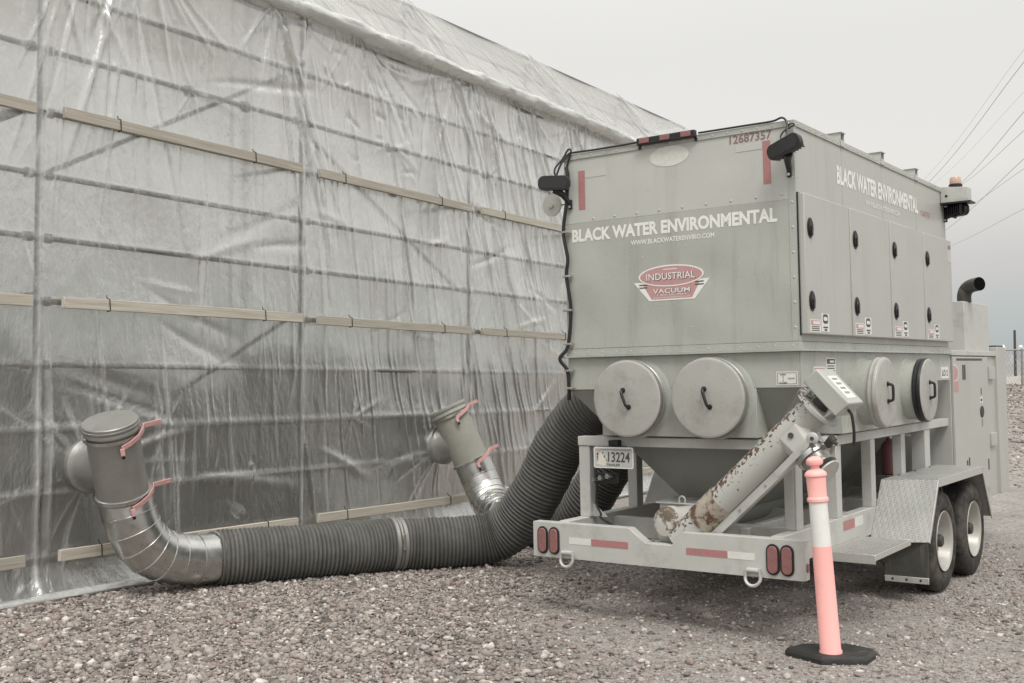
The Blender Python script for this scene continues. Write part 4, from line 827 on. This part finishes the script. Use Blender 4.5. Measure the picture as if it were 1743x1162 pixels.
btape((-1.477, .494), (-1.309, .536), whitetape); btape((-1.307, .493), (-1.037, .536), redtape); btape((-.632, .491), (-.363, .533), redtape); btape((-.361, .491), (-.190, .533), whitetape)
for x in (-1.483, -.195):
    dr = MB(); pts = [(x-.043, -.318, .438)]+[(x-.047*math.cos(a), -.318-.01*math.sin(a), .395-.045*math.sin(a)) for a in [math.pi*k/10 for k in range(11)]]+[(x+.043, -.318, .438)]
    dr.tube(resample(spline(pts, 4), .012), .0105, 8); D = dr.obj('tow_ring', alu, TR)
    MB().lathe((x-.036, -.316, .438), X, [(0, .014), (.072, .014)], 14).obj('ring_lug', paint_frame, D); B('lug_plate', (x-.04, -.3038, .40), (x+.04, -.2948, .45), paint_frame, D, .002)
MB().prism(stad(.016, .026), (.1095, -.252, .468), Y, Z, X, .008).obj('side_marker', redlens, TR, .003)
# upright frame
def post(x0, x1, y0, y1, z0=FZ1, z1=1.107): return B('frame_post', (x0, y0, z0), (x1, y1, z1), paint_frame, TR, .005)
post(-1.604, -1.520, .045, .125); post(-.142, -.079, .045, .125); B('post_flange', (-.0788, .05, FZ1), (-.066, .155, 1.107), paint_frame, TR, .003)
B('rear_beam', (-1.608, .038, 1.108), (-.045, .13, 1.172), paint_frame, TR, .005)
B('top_rail', (RU-.07, .1305, 1.100), (RU+.005, 3.42, 1.165), paint_frame, TR, .005); B('top_rail', (LU, .1305, 1.100), (LU+.075, 3.42, 1.165), paint_frame, TR, .005)
for v in (.70, 1.39, 2.10):
    B('frame_post', (RU-.07, v, FZ1), (RU, v+.095, 1.0995), paint_frame, TR, .004); B('frame_post', (LU, v, FZ1), (LU+.075, v+.09, 1.0995), paint_frame, TR, .004)
B('frame_post', (RU-.11, 2.72, FZ1), (RU, 2.86, 1.0995), paint_frame, TR, .004)
gs = MB(); gs.prism([(0, 0), (.11, 0), (0, .09)], (-1.519, .075, FZ1+.001), X, Z, Y, .012); gs.obj('gusset', paint_frame, TR)
MB().tube(resample(spline([(-1.49, .06, 1.02), (-1.47, .05, .85), (-1.475, .05, .72), (-1.43, .03, .655), (-1.38, -.05, .64), (-1.25, -.1, .60)], 8), .02), .008, 8).obj('cable', blackp, TR)
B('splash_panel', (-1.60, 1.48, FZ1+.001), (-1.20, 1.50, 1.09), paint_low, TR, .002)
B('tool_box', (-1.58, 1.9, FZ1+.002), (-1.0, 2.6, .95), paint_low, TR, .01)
B('battery_box', (-.46, 3.02, FZ1+.002), (-.20, 3.33, 1.04), paint_frame, TR, .01)
pl = B('plate_lamp', (-1.335, -.012, 1.112), (-1.262, .037, 1.152), blackp, TR, .004)
# licence plate
lp = MB(); 
def rrect(x0, z0, x1, z1, r):
    o = []
    for cx, cz, a0 in ((x1-r, z1-r, 0), (x0+r, z1-r, 90), (x0+r, z0+r, 180), (x1-r, z0+r, 270)):
        for k in range(5): a = R(a0+22.5*k); o.append((cx+math.cos(a)*r, cz+math.sin(a)*r))
    return o
PX, PZ = -1.428, .970
lpo = MB().prism(rrect(0, 0, .303, .140, .014), (PX, -.048, PZ), X, Z, Y, .002).obj('licence_plate', mat('plate_white', (.72, .71, .67), .4, 0, .05, 10), TR)
MB().prism(rrect(.008, .008, .295, .132, .010), (PX, -.0486, PZ), X, Z, Y, .0005).obj('plate_border', mat('plate_print', (.48, .48, .455), .45, 0, .06, 12), lpo)
MB().prism([(.02, .03), (.085, .012), (.105, .05), (.10, .085), (.05, .10), (.03, .08)], (PX, -.0492, PZ), X, Z, Y, .0005).obj('plate_shape', mat('plate_cream', (.66, .64, .56), .45, 0, .05, 12), lpo)
text('13224', (PX+.112, -.0494, PZ+.042), X, Z, .165, .066, ink, lpo, 'plate_lettering', .012)
text('TRAILER', (PX+.098, -.0494, PZ+.016), X, Z, .105, .015, ink, lpo, 'plate_lettering', .012)
for i, ch in enumerate('TRL'): text(ch, (PX+.066+i*.015, -.0497, PZ+.088-i*.020), X, Z, .013, .018, ink, lpo, 'plate_lettering', .02)
for i, ch in enumerate('187'): text(ch, (PX+.026, -.0497, PZ+.084-i*.021), X, Z, .011, .017, ink, lpo, 'plate_lettering', .02)
MB().box((PX+.024, -.0497, PZ+.112), (PX+.05, -.0492, PZ+.126)).obj('plate_tag', reddecal, lpo); MB().box((PX+.052, -.0497, PZ+.118), (PX+.285, -.0492, PZ+.126)).obj('plate_header', paint_low, lpo)
B('plate_mount', (-1.37, -.0455, 1.085), (-1.22, .037, 1.1075), blackp, TR, 0)
# --- wheels
def wheel(u_out, v, z, r, side):
    sx = side; c = Vector((u_out, v, z)); ax = X*sx
    rm = MB().lathe(c-ax*.20, ax, [(0, .18), (.03, .200), (.10, .196), (.165, .204), (.178, .2155), (.186, .2187), (.190, .216), (.186, .209), (.170, .199), (.115, .190), (.098, .180), (.090, .155), (.086, .11), (.092, .08)], 44, (False, True)).obj('wheel', rimm, TR)
    w = .225; prof = [(0, r*.62), (.008, r*.72), (.02, r*.86), (.032, r*.955), (.05, r*.985), (.064, r), (.085, r*.999), (.088, r*.985), (.094, r*.985), (.097, r*.999), (.128, r*.999), (.131, r*.985), (.137, r*.985), (.140, r*.999), (.165, r), (.180, r*.985), (.196, r*.955), (.205, r*.90), (.212, r*.83), (.214, r*.76), (.212, r*.74), (.213, r*.70), (.208, r*.66), (.198, r*.605), (.19, r*.585)]
    t = MB().lathe(c-ax*.222, ax, prof, 56, (False, False)).obj('tyre', rubber, rm)
    h = MB(); h.lathe(c-ax*.112, ax, [(0, .085), (.02, .082), (.03, .05), (.075, .045), (.085, .035)], 24)
    for k in range(8): a = 2*math.pi*k/8; p = c-ax*.107+(Y*math.cos(a)+Z*math.sin(a))*.105; h.cyl(p, p+ax*.02, .012, n=6, smooth=False)
    h.obj('hub', hubm, rm); return rm
RW = .366
def wz(u, v): return RW-(v*TP-u*TL)      # tyre stands on the ground although the trailer is nose-up
for v in (2.05, 2.908):
    wheel(.268, v+.006, wz(.2, v), RW, 1); wheel(-BW-.268, v+.006, wz(-1.85, v), RW, -1)
for v in (2.055, 2.913): MB().cyl((-1.80, v, .345), (.12, v, .345), .038, n=16).obj('axle', paint_low, TR)
# fenders in chequer plate with folded edge
def tread():
    m, nt, n, l, b = nodes('chequer_plate'); tc = n.new('ShaderNodeTexCoord'); mp = n.new('ShaderNodeMapping'); mp.inputs['Rotation'].default_value = (R(45), R(0), R(45)); mp.inputs['Scale'].default_value = (1, 1, 1); l.new(tc.outputs['Object'], mp.inputs[0])
    ck = n.new('ShaderNodeTexVoronoi'); ck.inputs['Scale'].default_value = 58; ck.inputs['Randomness'].default_value = .15; l.new(mp.outputs[0], ck.inputs['Vector'])
    ns = n.new('ShaderNodeTexNoise'); ns.inputs['Scale'].default_value = 6; ns.inputs['Detail'].default_value = 6; l.new(tc.outputs['Object'], ns.inputs['Vector'])
    rp = n.new('ShaderNodeValToRGB'); e = rp.color_ramp.elements; e[0].position = .3; e[0].color = (.29, .29, .27, 1); e[1].position = .7; e[1].color = (.37, .37, .345, 1); l.new(ns.outputs['Fac'], rp.inputs[0]); l.new(rp.outputs[0], b.inputs['Base Color'])
    b.inputs['Roughness'].default_value = .42; bp = n.new('ShaderNodeBump'); bp.inputs['Distance'].default_value = .007; bp.inputs['Strength'].default_value = .8; bp.invert = True; l.new(ck.outputs['Distance'], bp.inputs['Height']); l.new(bp.outputs[0], b.inputs['Normal']); return m
treadm = tread()
def fender(u0, u1, outer):
    F = [(1.475, .395), (1.75, .800), (3.03, .795), (3.31, .37)]; mb = MB(); th = .006; sk = 0.
    for (a, b) in zip(F, F[1:]):
        sk = .15 if a[0] < 2 and u1 > 0 else 0.
        d = Vector((0, b[0]-a[0], b[1]-a[1])).normalized(); nn = Vector((0, -d.z, d.y))*th
        p = [Vector((u0, a[0]-sk, a[1])), Vector((u1, *a)), Vector((u1, *b)), Vector((u0, b[0]-(sk if b[0] < 2 else 0), b[1]))]; mb.hexa([q for q in p]+[q+nn for q in p])
    f = mb.obj('fender', treadm, TR)
    lip = MB(); inn = [(1.475, .395), (1.75, .800), (3.03, .795), (3.31, .37)]
    for (a, b), w in zip(zip(F, F[1:]), (.018, .05, .03)):
        o1 = Vector((outer, a[0], a[1])); o2 = Vector((outer, b[0], b[1])); d = (o2-o1).normalized(); dn = Vector((0, d.z, -d.y))
        lip.hexa([o1+dn*w-X*.004, o1+dn*w+X*.004, o2+dn*w+X*.004, o2+dn*w-X*.004, o1-dn*.007-X*.004, o1-dn*.007+X*.004, o2-dn*.007+X*.004, o2-dn*.007-X*.004])
    lip.obj('fender_lip', alu, f, .001)
    bo = MB()
    for q in ((u0+.03, 1.745, .77), (u0+.03, 1.51, .425), (u1-.05, 1.50, .415)): bo.lathe(q, Vector((0, -.83, .56)), [(-.01, .010), (.018, .010), (.022, .006)], 10)
    for q in ((u0+.02, 1.95, .803), (u0+.02, 2.35, .802), (u0+.02, 2.75, .80)): bo.lathe(q, Z, [(0, .011), (.008, .008)], 10)
    bo.obj('bolts', blackp, f)['kind'] = 'stuff'; return f
fender(RU+.002, .300, .3045); fender(-1.952, LU+.045, -1.9565)
fl = MB().box((.0, 1.468, .118), (.298, 1.476, .393)).obj('mud_flap', flapm, TR); B('flap_strip', (-.0, 1.458, .112), (.300, 1.4675, .155), alu, fl, .003)
sb = MB(); [sb.lathe((x, 1.4578, .134), -Y, [(0, .009), (.005, .006)], 10) for x in (.055, .15, .245)]; sb.obj('strip_bolts', blackp, fl)
# grating step
sp = MB(); sp.box((-.045, .395, .405), (.286, .401, .462)); sp.box((.280, .4015, .425), (.286, 1.12, .462)); sp.box((-.045, 1.1205, .43), (.286, 1.126, .462)); S_ = sp.obj('step', alu, TR, .002)
gr = MB()
for k in range(-10, 26):
    for sg_ in (1, -1):
        a = Vector((-.044, .402+k*.045, .459)); b = Vector((.279, .402+k*.045+sg_*.30, .459))
        ts = sorted(((.402-a.y)/(b.y-a.y), (1.12-a.y)/(b.y-a.y))); t0, t1 = max(0, ts[0]), min(1, ts[1])
        if t1-t0 > .03: gr.bar(a.lerp(b, t0)+Z*(.0008*sg_), a.lerp(b, t1)+Z*(.0008*sg_), .011, .0025)
gr.obj('grating', alu, S_)['kind'] = 'stuff'
def stape(y0, z0, y1, z1, m): return MB().box((RU+.0002, y0, z0), (RU+.0015, y1, z1)).obj('reflective_tape', m, TR)
stape(.80, .535, 1.02, .597, redtape); stape(1.021, .535, 1.19, .597, whitetape); stape(4.55, .47, 4.78, .535, redtape); stape(4.781, .47, 4.95, .535, whitetape); stape(-.16, .50, -.10, .56, whitetape)
# --- engine cabinet
CU = -.022; CV0, CV1, CZ0, CZ1 = 3.43, 5.33, .375, 1.77
B('engine_cabinet', (-1.62, CV0, CZ0), (CU, CV1, CZ1-.075), paint_side, TR, .006)
cd = B('cabinet_door', (CU+.0005, CV0+.01, .47), (CU+.022, 4.66, CZ1-.085), paint_side, TR, .004)
B('cabinet_roof', (-1.63, CV0-.01, CZ1-.074), (CU+.02, CV1-.02, CZ1-.03), paint_frame, TR, .004)
B('vent_slot', (CU+.0225, CV0+.12, CZ1-.118), (CU+.0235, 4.45, CZ1-.098), ink, cd, 0)
B('cabinet_column', (CU-.15, 5.02, CZ0), (CU+.03, CV1+.06, CZ1+.015), paint_side, TR, .006); B('column_cap', (CU-.12, 5.04, CZ1+.0155), (CU+.02, CV1, CZ1+.03), blackp, TR, .004)
for z in (1.475, .85): 
    h = B('hinge', (CU+.0005, 4.70, z), (CU+.03, 4.93, z+.12), paint_side, TR, .004)
for (y0, y1, z0, z1) in ((3.74, 3.775, 1.485, 1.615), (3.80, 3.835, 1.485, 1.615)): B('louvre', (CU+.0225, y0, z0), (CU+.026, y1, z1), ink, cd, 0)
for (y0, y1, z0, z1) in ((3.80, 3.83, .66, .78), (3.87, 3.90, .66, .80), (4.57, 4.60, .64, .74)): B('louvre', (CU+.0225, y0, z0), (CU+.026, y1, z1), ink, cd, 0)
n = 24; MB().prism([(math.cos(2*math.pi*k/n)*.062, math.sin(2*math.pi*k/n)*.052) for k in range(n)], (CU+.0225, 4.385, 1.185), Y, Z, X, .008).obj('cabinet_latch', blackp, cd, .002)
B('latch_sticker', (CU+.0225, 4.33, 1.265), (CU+.0235, 4.43, 1.32), stick, cd, 0); B('sticker_print', (CU+.0236, 4.35, 1.28), (CU+.0242, 4.41, 1.305), ink, cd, 0); B('sticker_print', (CU+.0225, 4.37, 1.34), (CU+.0235, 4.40, 1.40), ink, cd, 0); B('sticker_print', (CU+.0225, 4.37, 1.05), (CU+.0235, 4.42, 1.115), paint_low, cd, 0)
MB().prism([(0, -.075)]+[(.17*math.sin(math.pi*k/12), -.075*math.cos(math.pi*k/12)) for k in range(1, 12)]+[(0, .075)], (CU+.0225, 3.445, 1.545), Y, Z, X, .001).obj('warning_disc', stick, cd)
MB().prism([(0, -.066)]+[(.15*math.sin(math.pi*k/12), -.066*math.cos(math.pi*k/12)) for k in range(1, 12)]+[(0, .066)], (CU+.0236, 3.447, 1.545), Y, Z, X, .0006).obj('warning_field', reddecal, cd)
B('warning_sticker', (CU+.0225, 3.45, 1.385), (CU+.0235, 3.60, 1.475), reddecal, cd, 0)
B('exhaust_box', (-.62, 4.08, CZ1-.03+.0005), (-.055, 5.0, 2.19), paint_frame, TR, .004)
ex = MB(); P_ = resample(spline([(-.10, 4.30, 2.185), (-.10, 4.30, 2.25), (-.085, 4.315, 2.305), (-.03, 4.27, 2.335), (.06, 4.20, 2.345)], 8), .012)
ex.tube(P_, .062, 24, (True, False)); exo = ex.obj('exhaust_pipe', mat('sooty_steel', (.075, .07, .065), .55, .5, .3, 9, .001, 60), TR)
MB().tube([P_[-1]-(P_[-1]-P_[-2])*.8, P_[-1]-(P_[-1]-P_[-2])*.2], .0605, 24).obj('exhaust_mouth', mat('hollow_shade', (.006, .006, .006), .95, 0, .1, 5, spec=.05), exo)  # black plug painting the shaded hollow of the pipe
tg = MB(); tg.bar((-.25, 5.25, .50), (-.80, 6.55, .50), .08, .12); tg.bar((-1.40, 5.25, .50), (-.86, 6.55, .50), .08, .12); tg.box((-.90, 6.45, .45), (-.76, 6.75, .57)); tg.cyl((-.83, 6.2, .02), (-.83, 6.2, .9), .045, n=14); tg.obj('tongue', paint_frame, TR, .004)
# --- discharge auger
AV = -.17; A0, A1 = Vector((-.735, AV, .545)), Vector((.175, AV, 1.385)); ad = (A1-A0).normalized(); an_ = Vector((ad.z, 0, -ad.x))   # an_ points down-right
def rust_paint():
    m, nt, n, l, b = nodes('chipped_auger_paint'); tc = n.new('ShaderNodeTexCoord')
    n1 = n.new('ShaderNodeTexNoise'); n1.inputs['Scale'].default_value = 42; n1.inputs['Detail'].default_value = 5; n1.inputs['Roughness'].default_value = .6; l.new(tc.outputs['Object'], n1.inputs['Vector'])
    n2 = n.new('ShaderNodeTexNoise'); n2.inputs['Scale'].default_value = 3.2; n2.inputs['Detail'].default_value = 2; l.new(tc.outputs['Object'], n2.inputs['Vector'])
    # the chips sit on the upper side of the tube, where things fell on it
    dt = n.new('ShaderNodeVectorMath'); dt.operation = 'DOT_PRODUCT'; cen = (A0+A1)/2; sub = n.new('ShaderNodeVectorMath'); sub.operation = 'SUBTRACT'; sub.inputs[1].default_value = cen; l.new(tc.outputs['Object'], sub.inputs[0]); l.new(sub.outputs[0], dt.inputs[0]); dt.inputs[1].default_value = -an_
    m1 = n.new('ShaderNodeMapRange'); m1.inputs[1].default_value = -.03; m1.inputs[2].default_value = .075; m1.inputs[3].default_value = -.16; m1.inputs[4].default_value = .03; l.new(dt.outputs['Value'], m1.inputs[0])
    a1 = n.new('ShaderNodeMath'); a1.operation = 'ADD'; l.new(n1.outputs['Fac'], a1.inputs[0]); l.new(m1.outputs[0], a1.inputs[1])
    a2 = n.new('ShaderNodeMath'); a2.operation = 'MULTIPLY_ADD'; a2.inputs[1].default_value = .22; l.new(n2.outputs['Fac'], a2.inputs[0]); l.new(a1.outputs[0], a2.inputs[2])
    th = n.new('ShaderNodeMapRange'); th.inputs[1].default_value = .634; th.inputs[2].default_value = .648; l.new(a2.outputs[0], th.inputs[0])
    rc = n.new('ShaderNodeValToRGB'); e = rc.color_ramp.elements; e[0].position = .35; e[0].color = (.045, .03, .022, 1); e[1].position = .65; e[1].color = (.17, .10, .065, 1)
    n3 = n.new('ShaderNodeTexNoise'); n3.inputs['Scale'].default_value = 25; l.new(tc.outputs['Object'], n3.inputs['Vector']); l.new(n3.outputs['Fac'], rc.inputs[0])
    mc = n.new('ShaderNodeMix'); mc.data_type = 'RGBA'; mc.inputs[6].default_value = (.47, .47, .435, 1); l.new(rc.outputs[0], mc.inputs[7]); l.new(th.outputs[0], mc.inputs[0]); l.new(mc.outputs[2], b.inputs['Base Color'])
    b.inputs['Roughness'].default_value = .5; bp = n.new('ShaderNodeBump'); bp.inputs['Distance'].default_value = .0015; bp.invert = True; l.new(th.outputs[0], bp.inputs['Height']); l.new(bp.outputs[0], b.inputs['Normal']); return m
rustp = rust_paint()
AR = .096; Ln = (A1-A0).length
au = MB().lathe(A0, ad, [(0, AR), (Ln-.02, AR), (Ln-.02, AR+.05), (Ln, AR+.05), (Ln, AR)], 40).obj('discharge_auger', rustp, TR)
pw = MB()  # worn wrap plate near the foot
pw.lathe(A0+ad*.20, ad, [(0, AR+.001), (0, AR+.006), (.20, AR+.006), (.20, AR+.001)], 40, (False, False)); pw.obj('wear_plate', mat('rusty_plate', (.40, .36, .30), .6, .2, .2, 14, .003, 60, (.13, .075, .048), 1., 9, lo=.49, hi=.56), au)
ch = MB(); q0, q1 = A0+an_*(AR+.025)+ad*.10, A0+an_*(AR+.025)+ad*(Ln-.20); ch.bar(q0, q1, .07, .05, an_); ch.obj('channel_strut', paint_frame, au, .003)
cb = MB(); [cb.lathe(q0.lerp(q1, t_)+Vector((0, -.035, 0)), -Y, [(0, .008), (.006, .006)], 8) for t_ in (.15, .38, .62, .85)]; cb.obj('strut_bolts', steel, au)
arm = MB(); c1, c2 = Vector((.175, AV-.125, 1.205)), Vector((-.045, AV-.125, .995)); arm.bar(c2, c1, .010, .040, an_); arm.lathe(c1+Y*.004, -Y, [(-.004, .036), (.008, .036), (.010, .032)], 18); arm.obj('support_arm', alu, au, .002)
MB().lathe(c1-Y*.0065, -Y, [(0, .012), (.003, .012)], 12).obj('arm_pivot', ink, au)
# gear motor: plate, spacers, box with sloping label
mp_ = A1+ad*.065; mo = MB()
e1 = an_; e2 = Vector((0, 1, 0))
def blk(c, h1, h2, h3, name, m, par, bev=.006):
    mb = MB(); P = [c+e1*a*h1+e2*b*h2+ad*d*h3 for d in (-1, 1) for a, b in ((-1, -1), (1, -1), (1, 1), (-1, 1))]; mb.hexa(P); return mb.obj(name, m, par, bev)
for a, b in ((-1, -1), (1, -1), (1, 1), (-1, 1)): MB().cyl(A1+e1*a*.085+e2*b*.075, A1+e1*a*.085+e2*b*.075+ad*.06, .010, n=10).obj('spacer_bolt', steel, au)
MB().lathe(A1, ad, [(0, .05), (.06, .045)], 16).obj('coupling', hubm, au)
gm = blk(A1+ad*.115, .135, .125, .055, 'gear_motor', paint, au, .008)
blk(A1+ad*.171+e1*.01, .085, .07, .0012, 'motor_label', stick, au, 0); lb_ = MB(); [lb_.hexa([A1+ad*.1726+e1*(-.05+.035*i+a*.008)+e2*(b*.04)+ad*d*.0004 for d in (-1, 1) for a, b in ((-1, -1), (1, -1), (1, 1), (-1, 1))]) for i in range(4)]; lb_.obj('label_print', paint_low, au)
g1 = A1+ad*.115+e1*.135+e2*-.03; MB().tube(resample(spline([g1, g1+Vector((.02, 0, -.03)), g1+Vector((.03, .0, -.12)), g1+Vector((.02, .02, -.2))], 8), .01), .009, 8).obj('motor_cable', blackp, au)
# discharge spout with butterfly valve
sp0 = A0+ad*(Ln-.215); sdn = (an_+Vector((0, -.22, 0))).normalized(); s1 = ad; s2 = sdn.cross(s1).normalized()
so = MB(); q8 = lambda c, a, b: [c+s1*x*a+s2*y*b for x, y in ((-1, -.55), (-.55, -1), (.55, -1), (1, -.55), (1, .55), (.55, 1), (-.55, 1), (-1, .55))]
R0, R1 = q8(sp0+sdn*.02, .115, .10), q8(sp0+sdn*.175, .085, .085); so.add(R0+R1, [(i, (i+1) % 8, 8+(i+1) % 8, 8+i) for i in range(8)]+[tuple(range(8, 16))]); so.obj('spout', paint_frame, au, .006)
MB().lathe(sp0+sdn*.150, sdn, [(0, .088), (.0, .096), (.022, .098), (.024, .090), (.030, .090), (.032, .100), (.062, .100), (.064, .088)], 32).obj('clamp_ring', steel, au)
MB().lathe(sp0+sdn*.2145, sdn, [(0, .084), (.055, .082), (.057, .094), (.066, .094), (.068, .08)], 30).obj('valve_body', galv_dull, au)
MB().lathe(sp0+sdn*.312+Vector((.01, 0, -.005)), sdn+Vector((.2, 0, .1)), [(-.006, .085), (.0, .088), (.006, .085)], 30).obj('spout_flap', alu, au)
for k_, (dx, dz) in enumerate(((.035, .06), (.075, -.02), (.10, .05))): MB().lathe(sp0+sdn*.19+Vector((dx, -.095, dz)), Vector((.3, -1, .2)), [(0, .011), (.035, .010), (.036, .015), (.046, .015)], 10).obj('valve_clasp', hubm, au)
cp = sp0+sdn*.20+Vector((.10, -.06, .07)); cv = MB(); cv.bar(cp, cp+Vector((.05, -.02, .05)), .03, .04); cv.bar(cp+Vector((.02, -.03, .05)), cp+Vector((.07, -.03, .01)), .016, .02); cv.obj('valve_actuator', hubm, au, .003)
hole = MB().lathe(sp0+sdn*.055-s2*.0+Vector((-.01, -.1005, .02)), Vector((0, -1, 0)), [(0, .017), (.004, .017)], 14); hole.obj('spout_hole', ink, au)
# auger foot: end cap and inspection trough
fo = MB(); fo.lathe((-.80, -.17, .665), Vector((-.18, -1, .02)), [(-.26, .085), (-.02, .085), (-.02, .098), (.03, .098)], 30); fo.lathe((-.72, -.10, .63), Vector((1, 0, .25)), [(-.16, .10), (.1, .10)], 24); fo.obj('auger_foot', paint_frame, au)
MB().lathe(Vector((-.80, -.17, .665))+Vector((-.18, -1, .02)).normalized()*.031, Vector((-.18, -1, .02)), [(0, .096), (.008, .096), (.03, .085), (.04, .05)], 30).obj('foot_end_cap', mat('stained_cap', (.60, .585, .54), .5, .15, .08, 8, .001, 40, (.15, .115, .08), .95, 7.5, lo=.47, hi=.52), au)
fb = MB(); [fb.lathe(Vector((-.80+.08*math.cos(a), -.205, .665+.08*math.sin(a))), Vector((-.18, -1, .02)), [(0, .010), (.012, .010), (.014, .006)], 8) for a in (.5, 1.9, 2.8, 4.1, 5.3)]; fb.obj('cap_bolts', steel, au)
il = MB(); il.box((-1.0, .06, .70), (-.62, .34, .745)); il.obj('inspection_hatch', paint_frame, TR, .004); B('hatch_lid', (-1.02, .04, .7455), (-.60, .36, .757), alu, TR, .003)
lh = MB(); lh.tube(resample(spline([(-.85, .05, .758), (-.85, .05, .785), (-.83, .05, .80), (-.81, .05, .785), (-.81, .05, .758)], 5), .008), .006, 8); lh.obj('hatch_handle', alu, TR)
# hydraulic fittings behind the plate
hf = MB()
for k in range(3): hf.lathe((-1.44+.055*k, .02, .885+.012*k), Vector((-.3, -1, .1)), [(0, .012), (.03, .012), (.032, .018), (.05, .018)], 12)
hf.obj('hose_fittings', steel, TR); B('fitting_manifold', (-1.47, .0205, .86), (-1.28, .06, .93), blackp, TR, .004)
# --- hoses
def hose(label, P, r, pitch=.033):
    pts = resample(spline(P, 16), pitch/4); base = Vector((P[len(P)//2][0], P[len(P)//2][1], 0)); n = len(pts); cs, ds, rr = [], [], []
    for i, p in enumerate(pts):
        cs.append(p-base); ds.append(pts[min(i+3, n-1)]-pts[max(i-3, 0)]); rr.append(r+(.0, .0105, .0150, .009)[i % 4]*(1+.18*math.sin(i*.37)+.12*math.sin(i*.11+1))-.006)
    mb = MB().rings(cs, ds, rr, 36); nn = 36
    for j in range(n-1):
        if j % 4 in (1, 2): mb.m[j*nn:(j+1)*nn] = [1]*nn
    o = mb.obj('vacuum_hose', [hosem, hosed]); o.location = base; tag(o, label, 'hose', 'corrugated vacuum hoses'); return o, pts
HR = .205
p1 = tw(-BW-.10, 1.13, 1.43)
def g(x, y, z=.205): return (x, y, z)
h1p = [p1, tw(-BW-.28, 1.13, 1.425), tw(-BW-.52, 1.13, 1.33), tw(-BW-.80, 1.125, 1.06), tw(-BW-1.02, 1.12, .70), tw(-BW-1.26, 1.10, .385), g(-.20, 9.22, .235), g(-.62, 9.13, .205), g(-.98, 9.02, .207), g(-1.54, 8.70, .207), g(-2.22, 8.355, .208)]
h1, _ = hose('thick black corrugated hose lying on gravel nearest the camera', h1p, HR)
p2 = tw(-BW-.10, 2.13, 1.43)
h2p = [p2, tw(-BW-.28, 2.13, 1.42), tw(-BW-.52, 2.13, 1.30), tw(-BW-.80, 2.125, 1.02), tw(-BW-1.05, 2.12, .66), tw(-BW-1.32, 2.12, .35), g(.26, 10.38, .215), g(.08, 10.62, .21), g(-.055, 10.82, .21)]
hose('thick black corrugated hose behind the nearer hose and trailer frame', h2p, HR)
jc = MB(); c = Vector((-.955, 9.04, .207)); dd = (Vector((-1.54, 8.70, .207))-Vector((-.62, 9.13, .205))).normalized()
jc.lathe(Vector((0, 0, 0))-dd*.05, dd, [(0, HR+.006), (.004, HR+.016), (.03, HR+.016), (.034, HR+.010), (.066, HR+.010), (.07, HR+.016), (.096, HR+.016), (.10, HR+.006)], 44, (False, False)); jo = jc.obj('hose_coupler', galv_dull); jo.location = c; tag(jo, 'thin metal clamp band joining two lengths of the near hose', 'clamp')
tc_ = (Vector((0, 0, CAMH))-c); tc_ = (tc_-dd*tc_.dot(dd)).normalized()
lv = MB(); lv.bar(tc_*(HR+.024)+Z*.08, tc_*(HR+.026)-Z*.05, .022, .012, tc_); lv.obj('clamp_latch', steel, jo, .002)
# --- fire extinguisher clipped to the frame post
fx = empty('fire_extinguisher', tw(-.25, 2.47, .76)); fx.matrix_world = tm @ Matrix.Translation((-.25, 2.47, .76)); tag(fx, 'faded red fire extinguisher standing behind the side frame posts', 'fire extinguisher')
MB().lathe((0, 0, 0), Z, [(0, .06), (.01, .068), (.22, .068), (.25, .055), (.27, .03), (.285, .026)], 24).obj('cylinder', extred, fx)
fxv = MB(); fxv.lathe((0, 0, .285), Z, [(0, .022), (.04, .022), (.045, .012)], 14); fxv.obj('valve', steel, fx)
fxl = MB(); fxl.bar((-.01, -.02, .32), (.02, .10, .345), .018, .008); fxl.bar((-.01, -.02, .335), (.01, .09, .375), .018, .008); fxl.obj('lever', blackp, fx)
B('extinguisher_shelf', (-.36, 2.36, FZ1+.001), (-.15, 2.58, .7595), paint_low, TR, .003)
# ------------------------------------------------------------------ delineator post
DL = empty('delineator_post', (1.768, 6.13, 0)); tag(DL, 'salmon pink delineator post with white band on black rubber base', 'delineator')
oc = [(-.248, .07), (-.252, .03), (-.11, -.165), (.13, -.175), (.245, -.01), (.243, .03), (.13, .165), (-.13, .165)]
bs = MB(); bs.add([(x, y, .0) for x, y in oc]+[(x, y, .026) for x, y in oc]+[(x*.93, y*.93, .044) for x, y in oc], [tuple(range(16, 24))]+[(i, (i+1) % 8, 8+(i+1) % 8, 8+i) for i in range(8)]+[(8+i, 8+(i+1) % 8, 16+(i+1) % 8, 16+i) for i in range(8)]+[tuple(range(8))[::-1]])
bs.obj('rubber_base', mat('base_rubber', (.022, .022, .021), .6, 0, .3, 12, .003, 50, (.09, .08, .07), .5, 7), DL, .003)
bh = MB(); bh.prism([(.11, -.07), (.165, -.055), (.185, -.02), (.13, -.035)], (0, 0, .0442), X, Y, Z, .0008); bh.obj('handle_slot', ink, DL)
ax_ = Vector((-.073, 0, 1)).normalized(); b0 = Vector((-.028, -.055, .040))
def sec(name, z0, prof, m): return MB().lathe(b0+ax_*z0, ax_, prof, 32).obj(name, m, DL)
sec('tube', 0, [(0, .062), (.012, .062), (.022, .0565), (.56, .0525), (.585, .0525)], orange)
sec('white_band', .585, [(0, .0515), (.24, .0495)], whiteband)
sec('collar', .825, [(0, .054), (.004, .058), (.018, .058), (.026, .052), (.03, .0505), (.135, .0535), (.142, .060), (.150, .061), (.160, .056), (.172, .044), (.18, .026), (.186, .02)], orange)
tp_ = MB(); tp_.lathe(b0+ax_*1.008, ax_, [(0, .024), (.012, .021), (.016, .030), (.022, .042), (.036, .047), (.048, .044), (.060, .030), (.066, .012)], 28); tp_.obj('handle_knob', orange, DL)
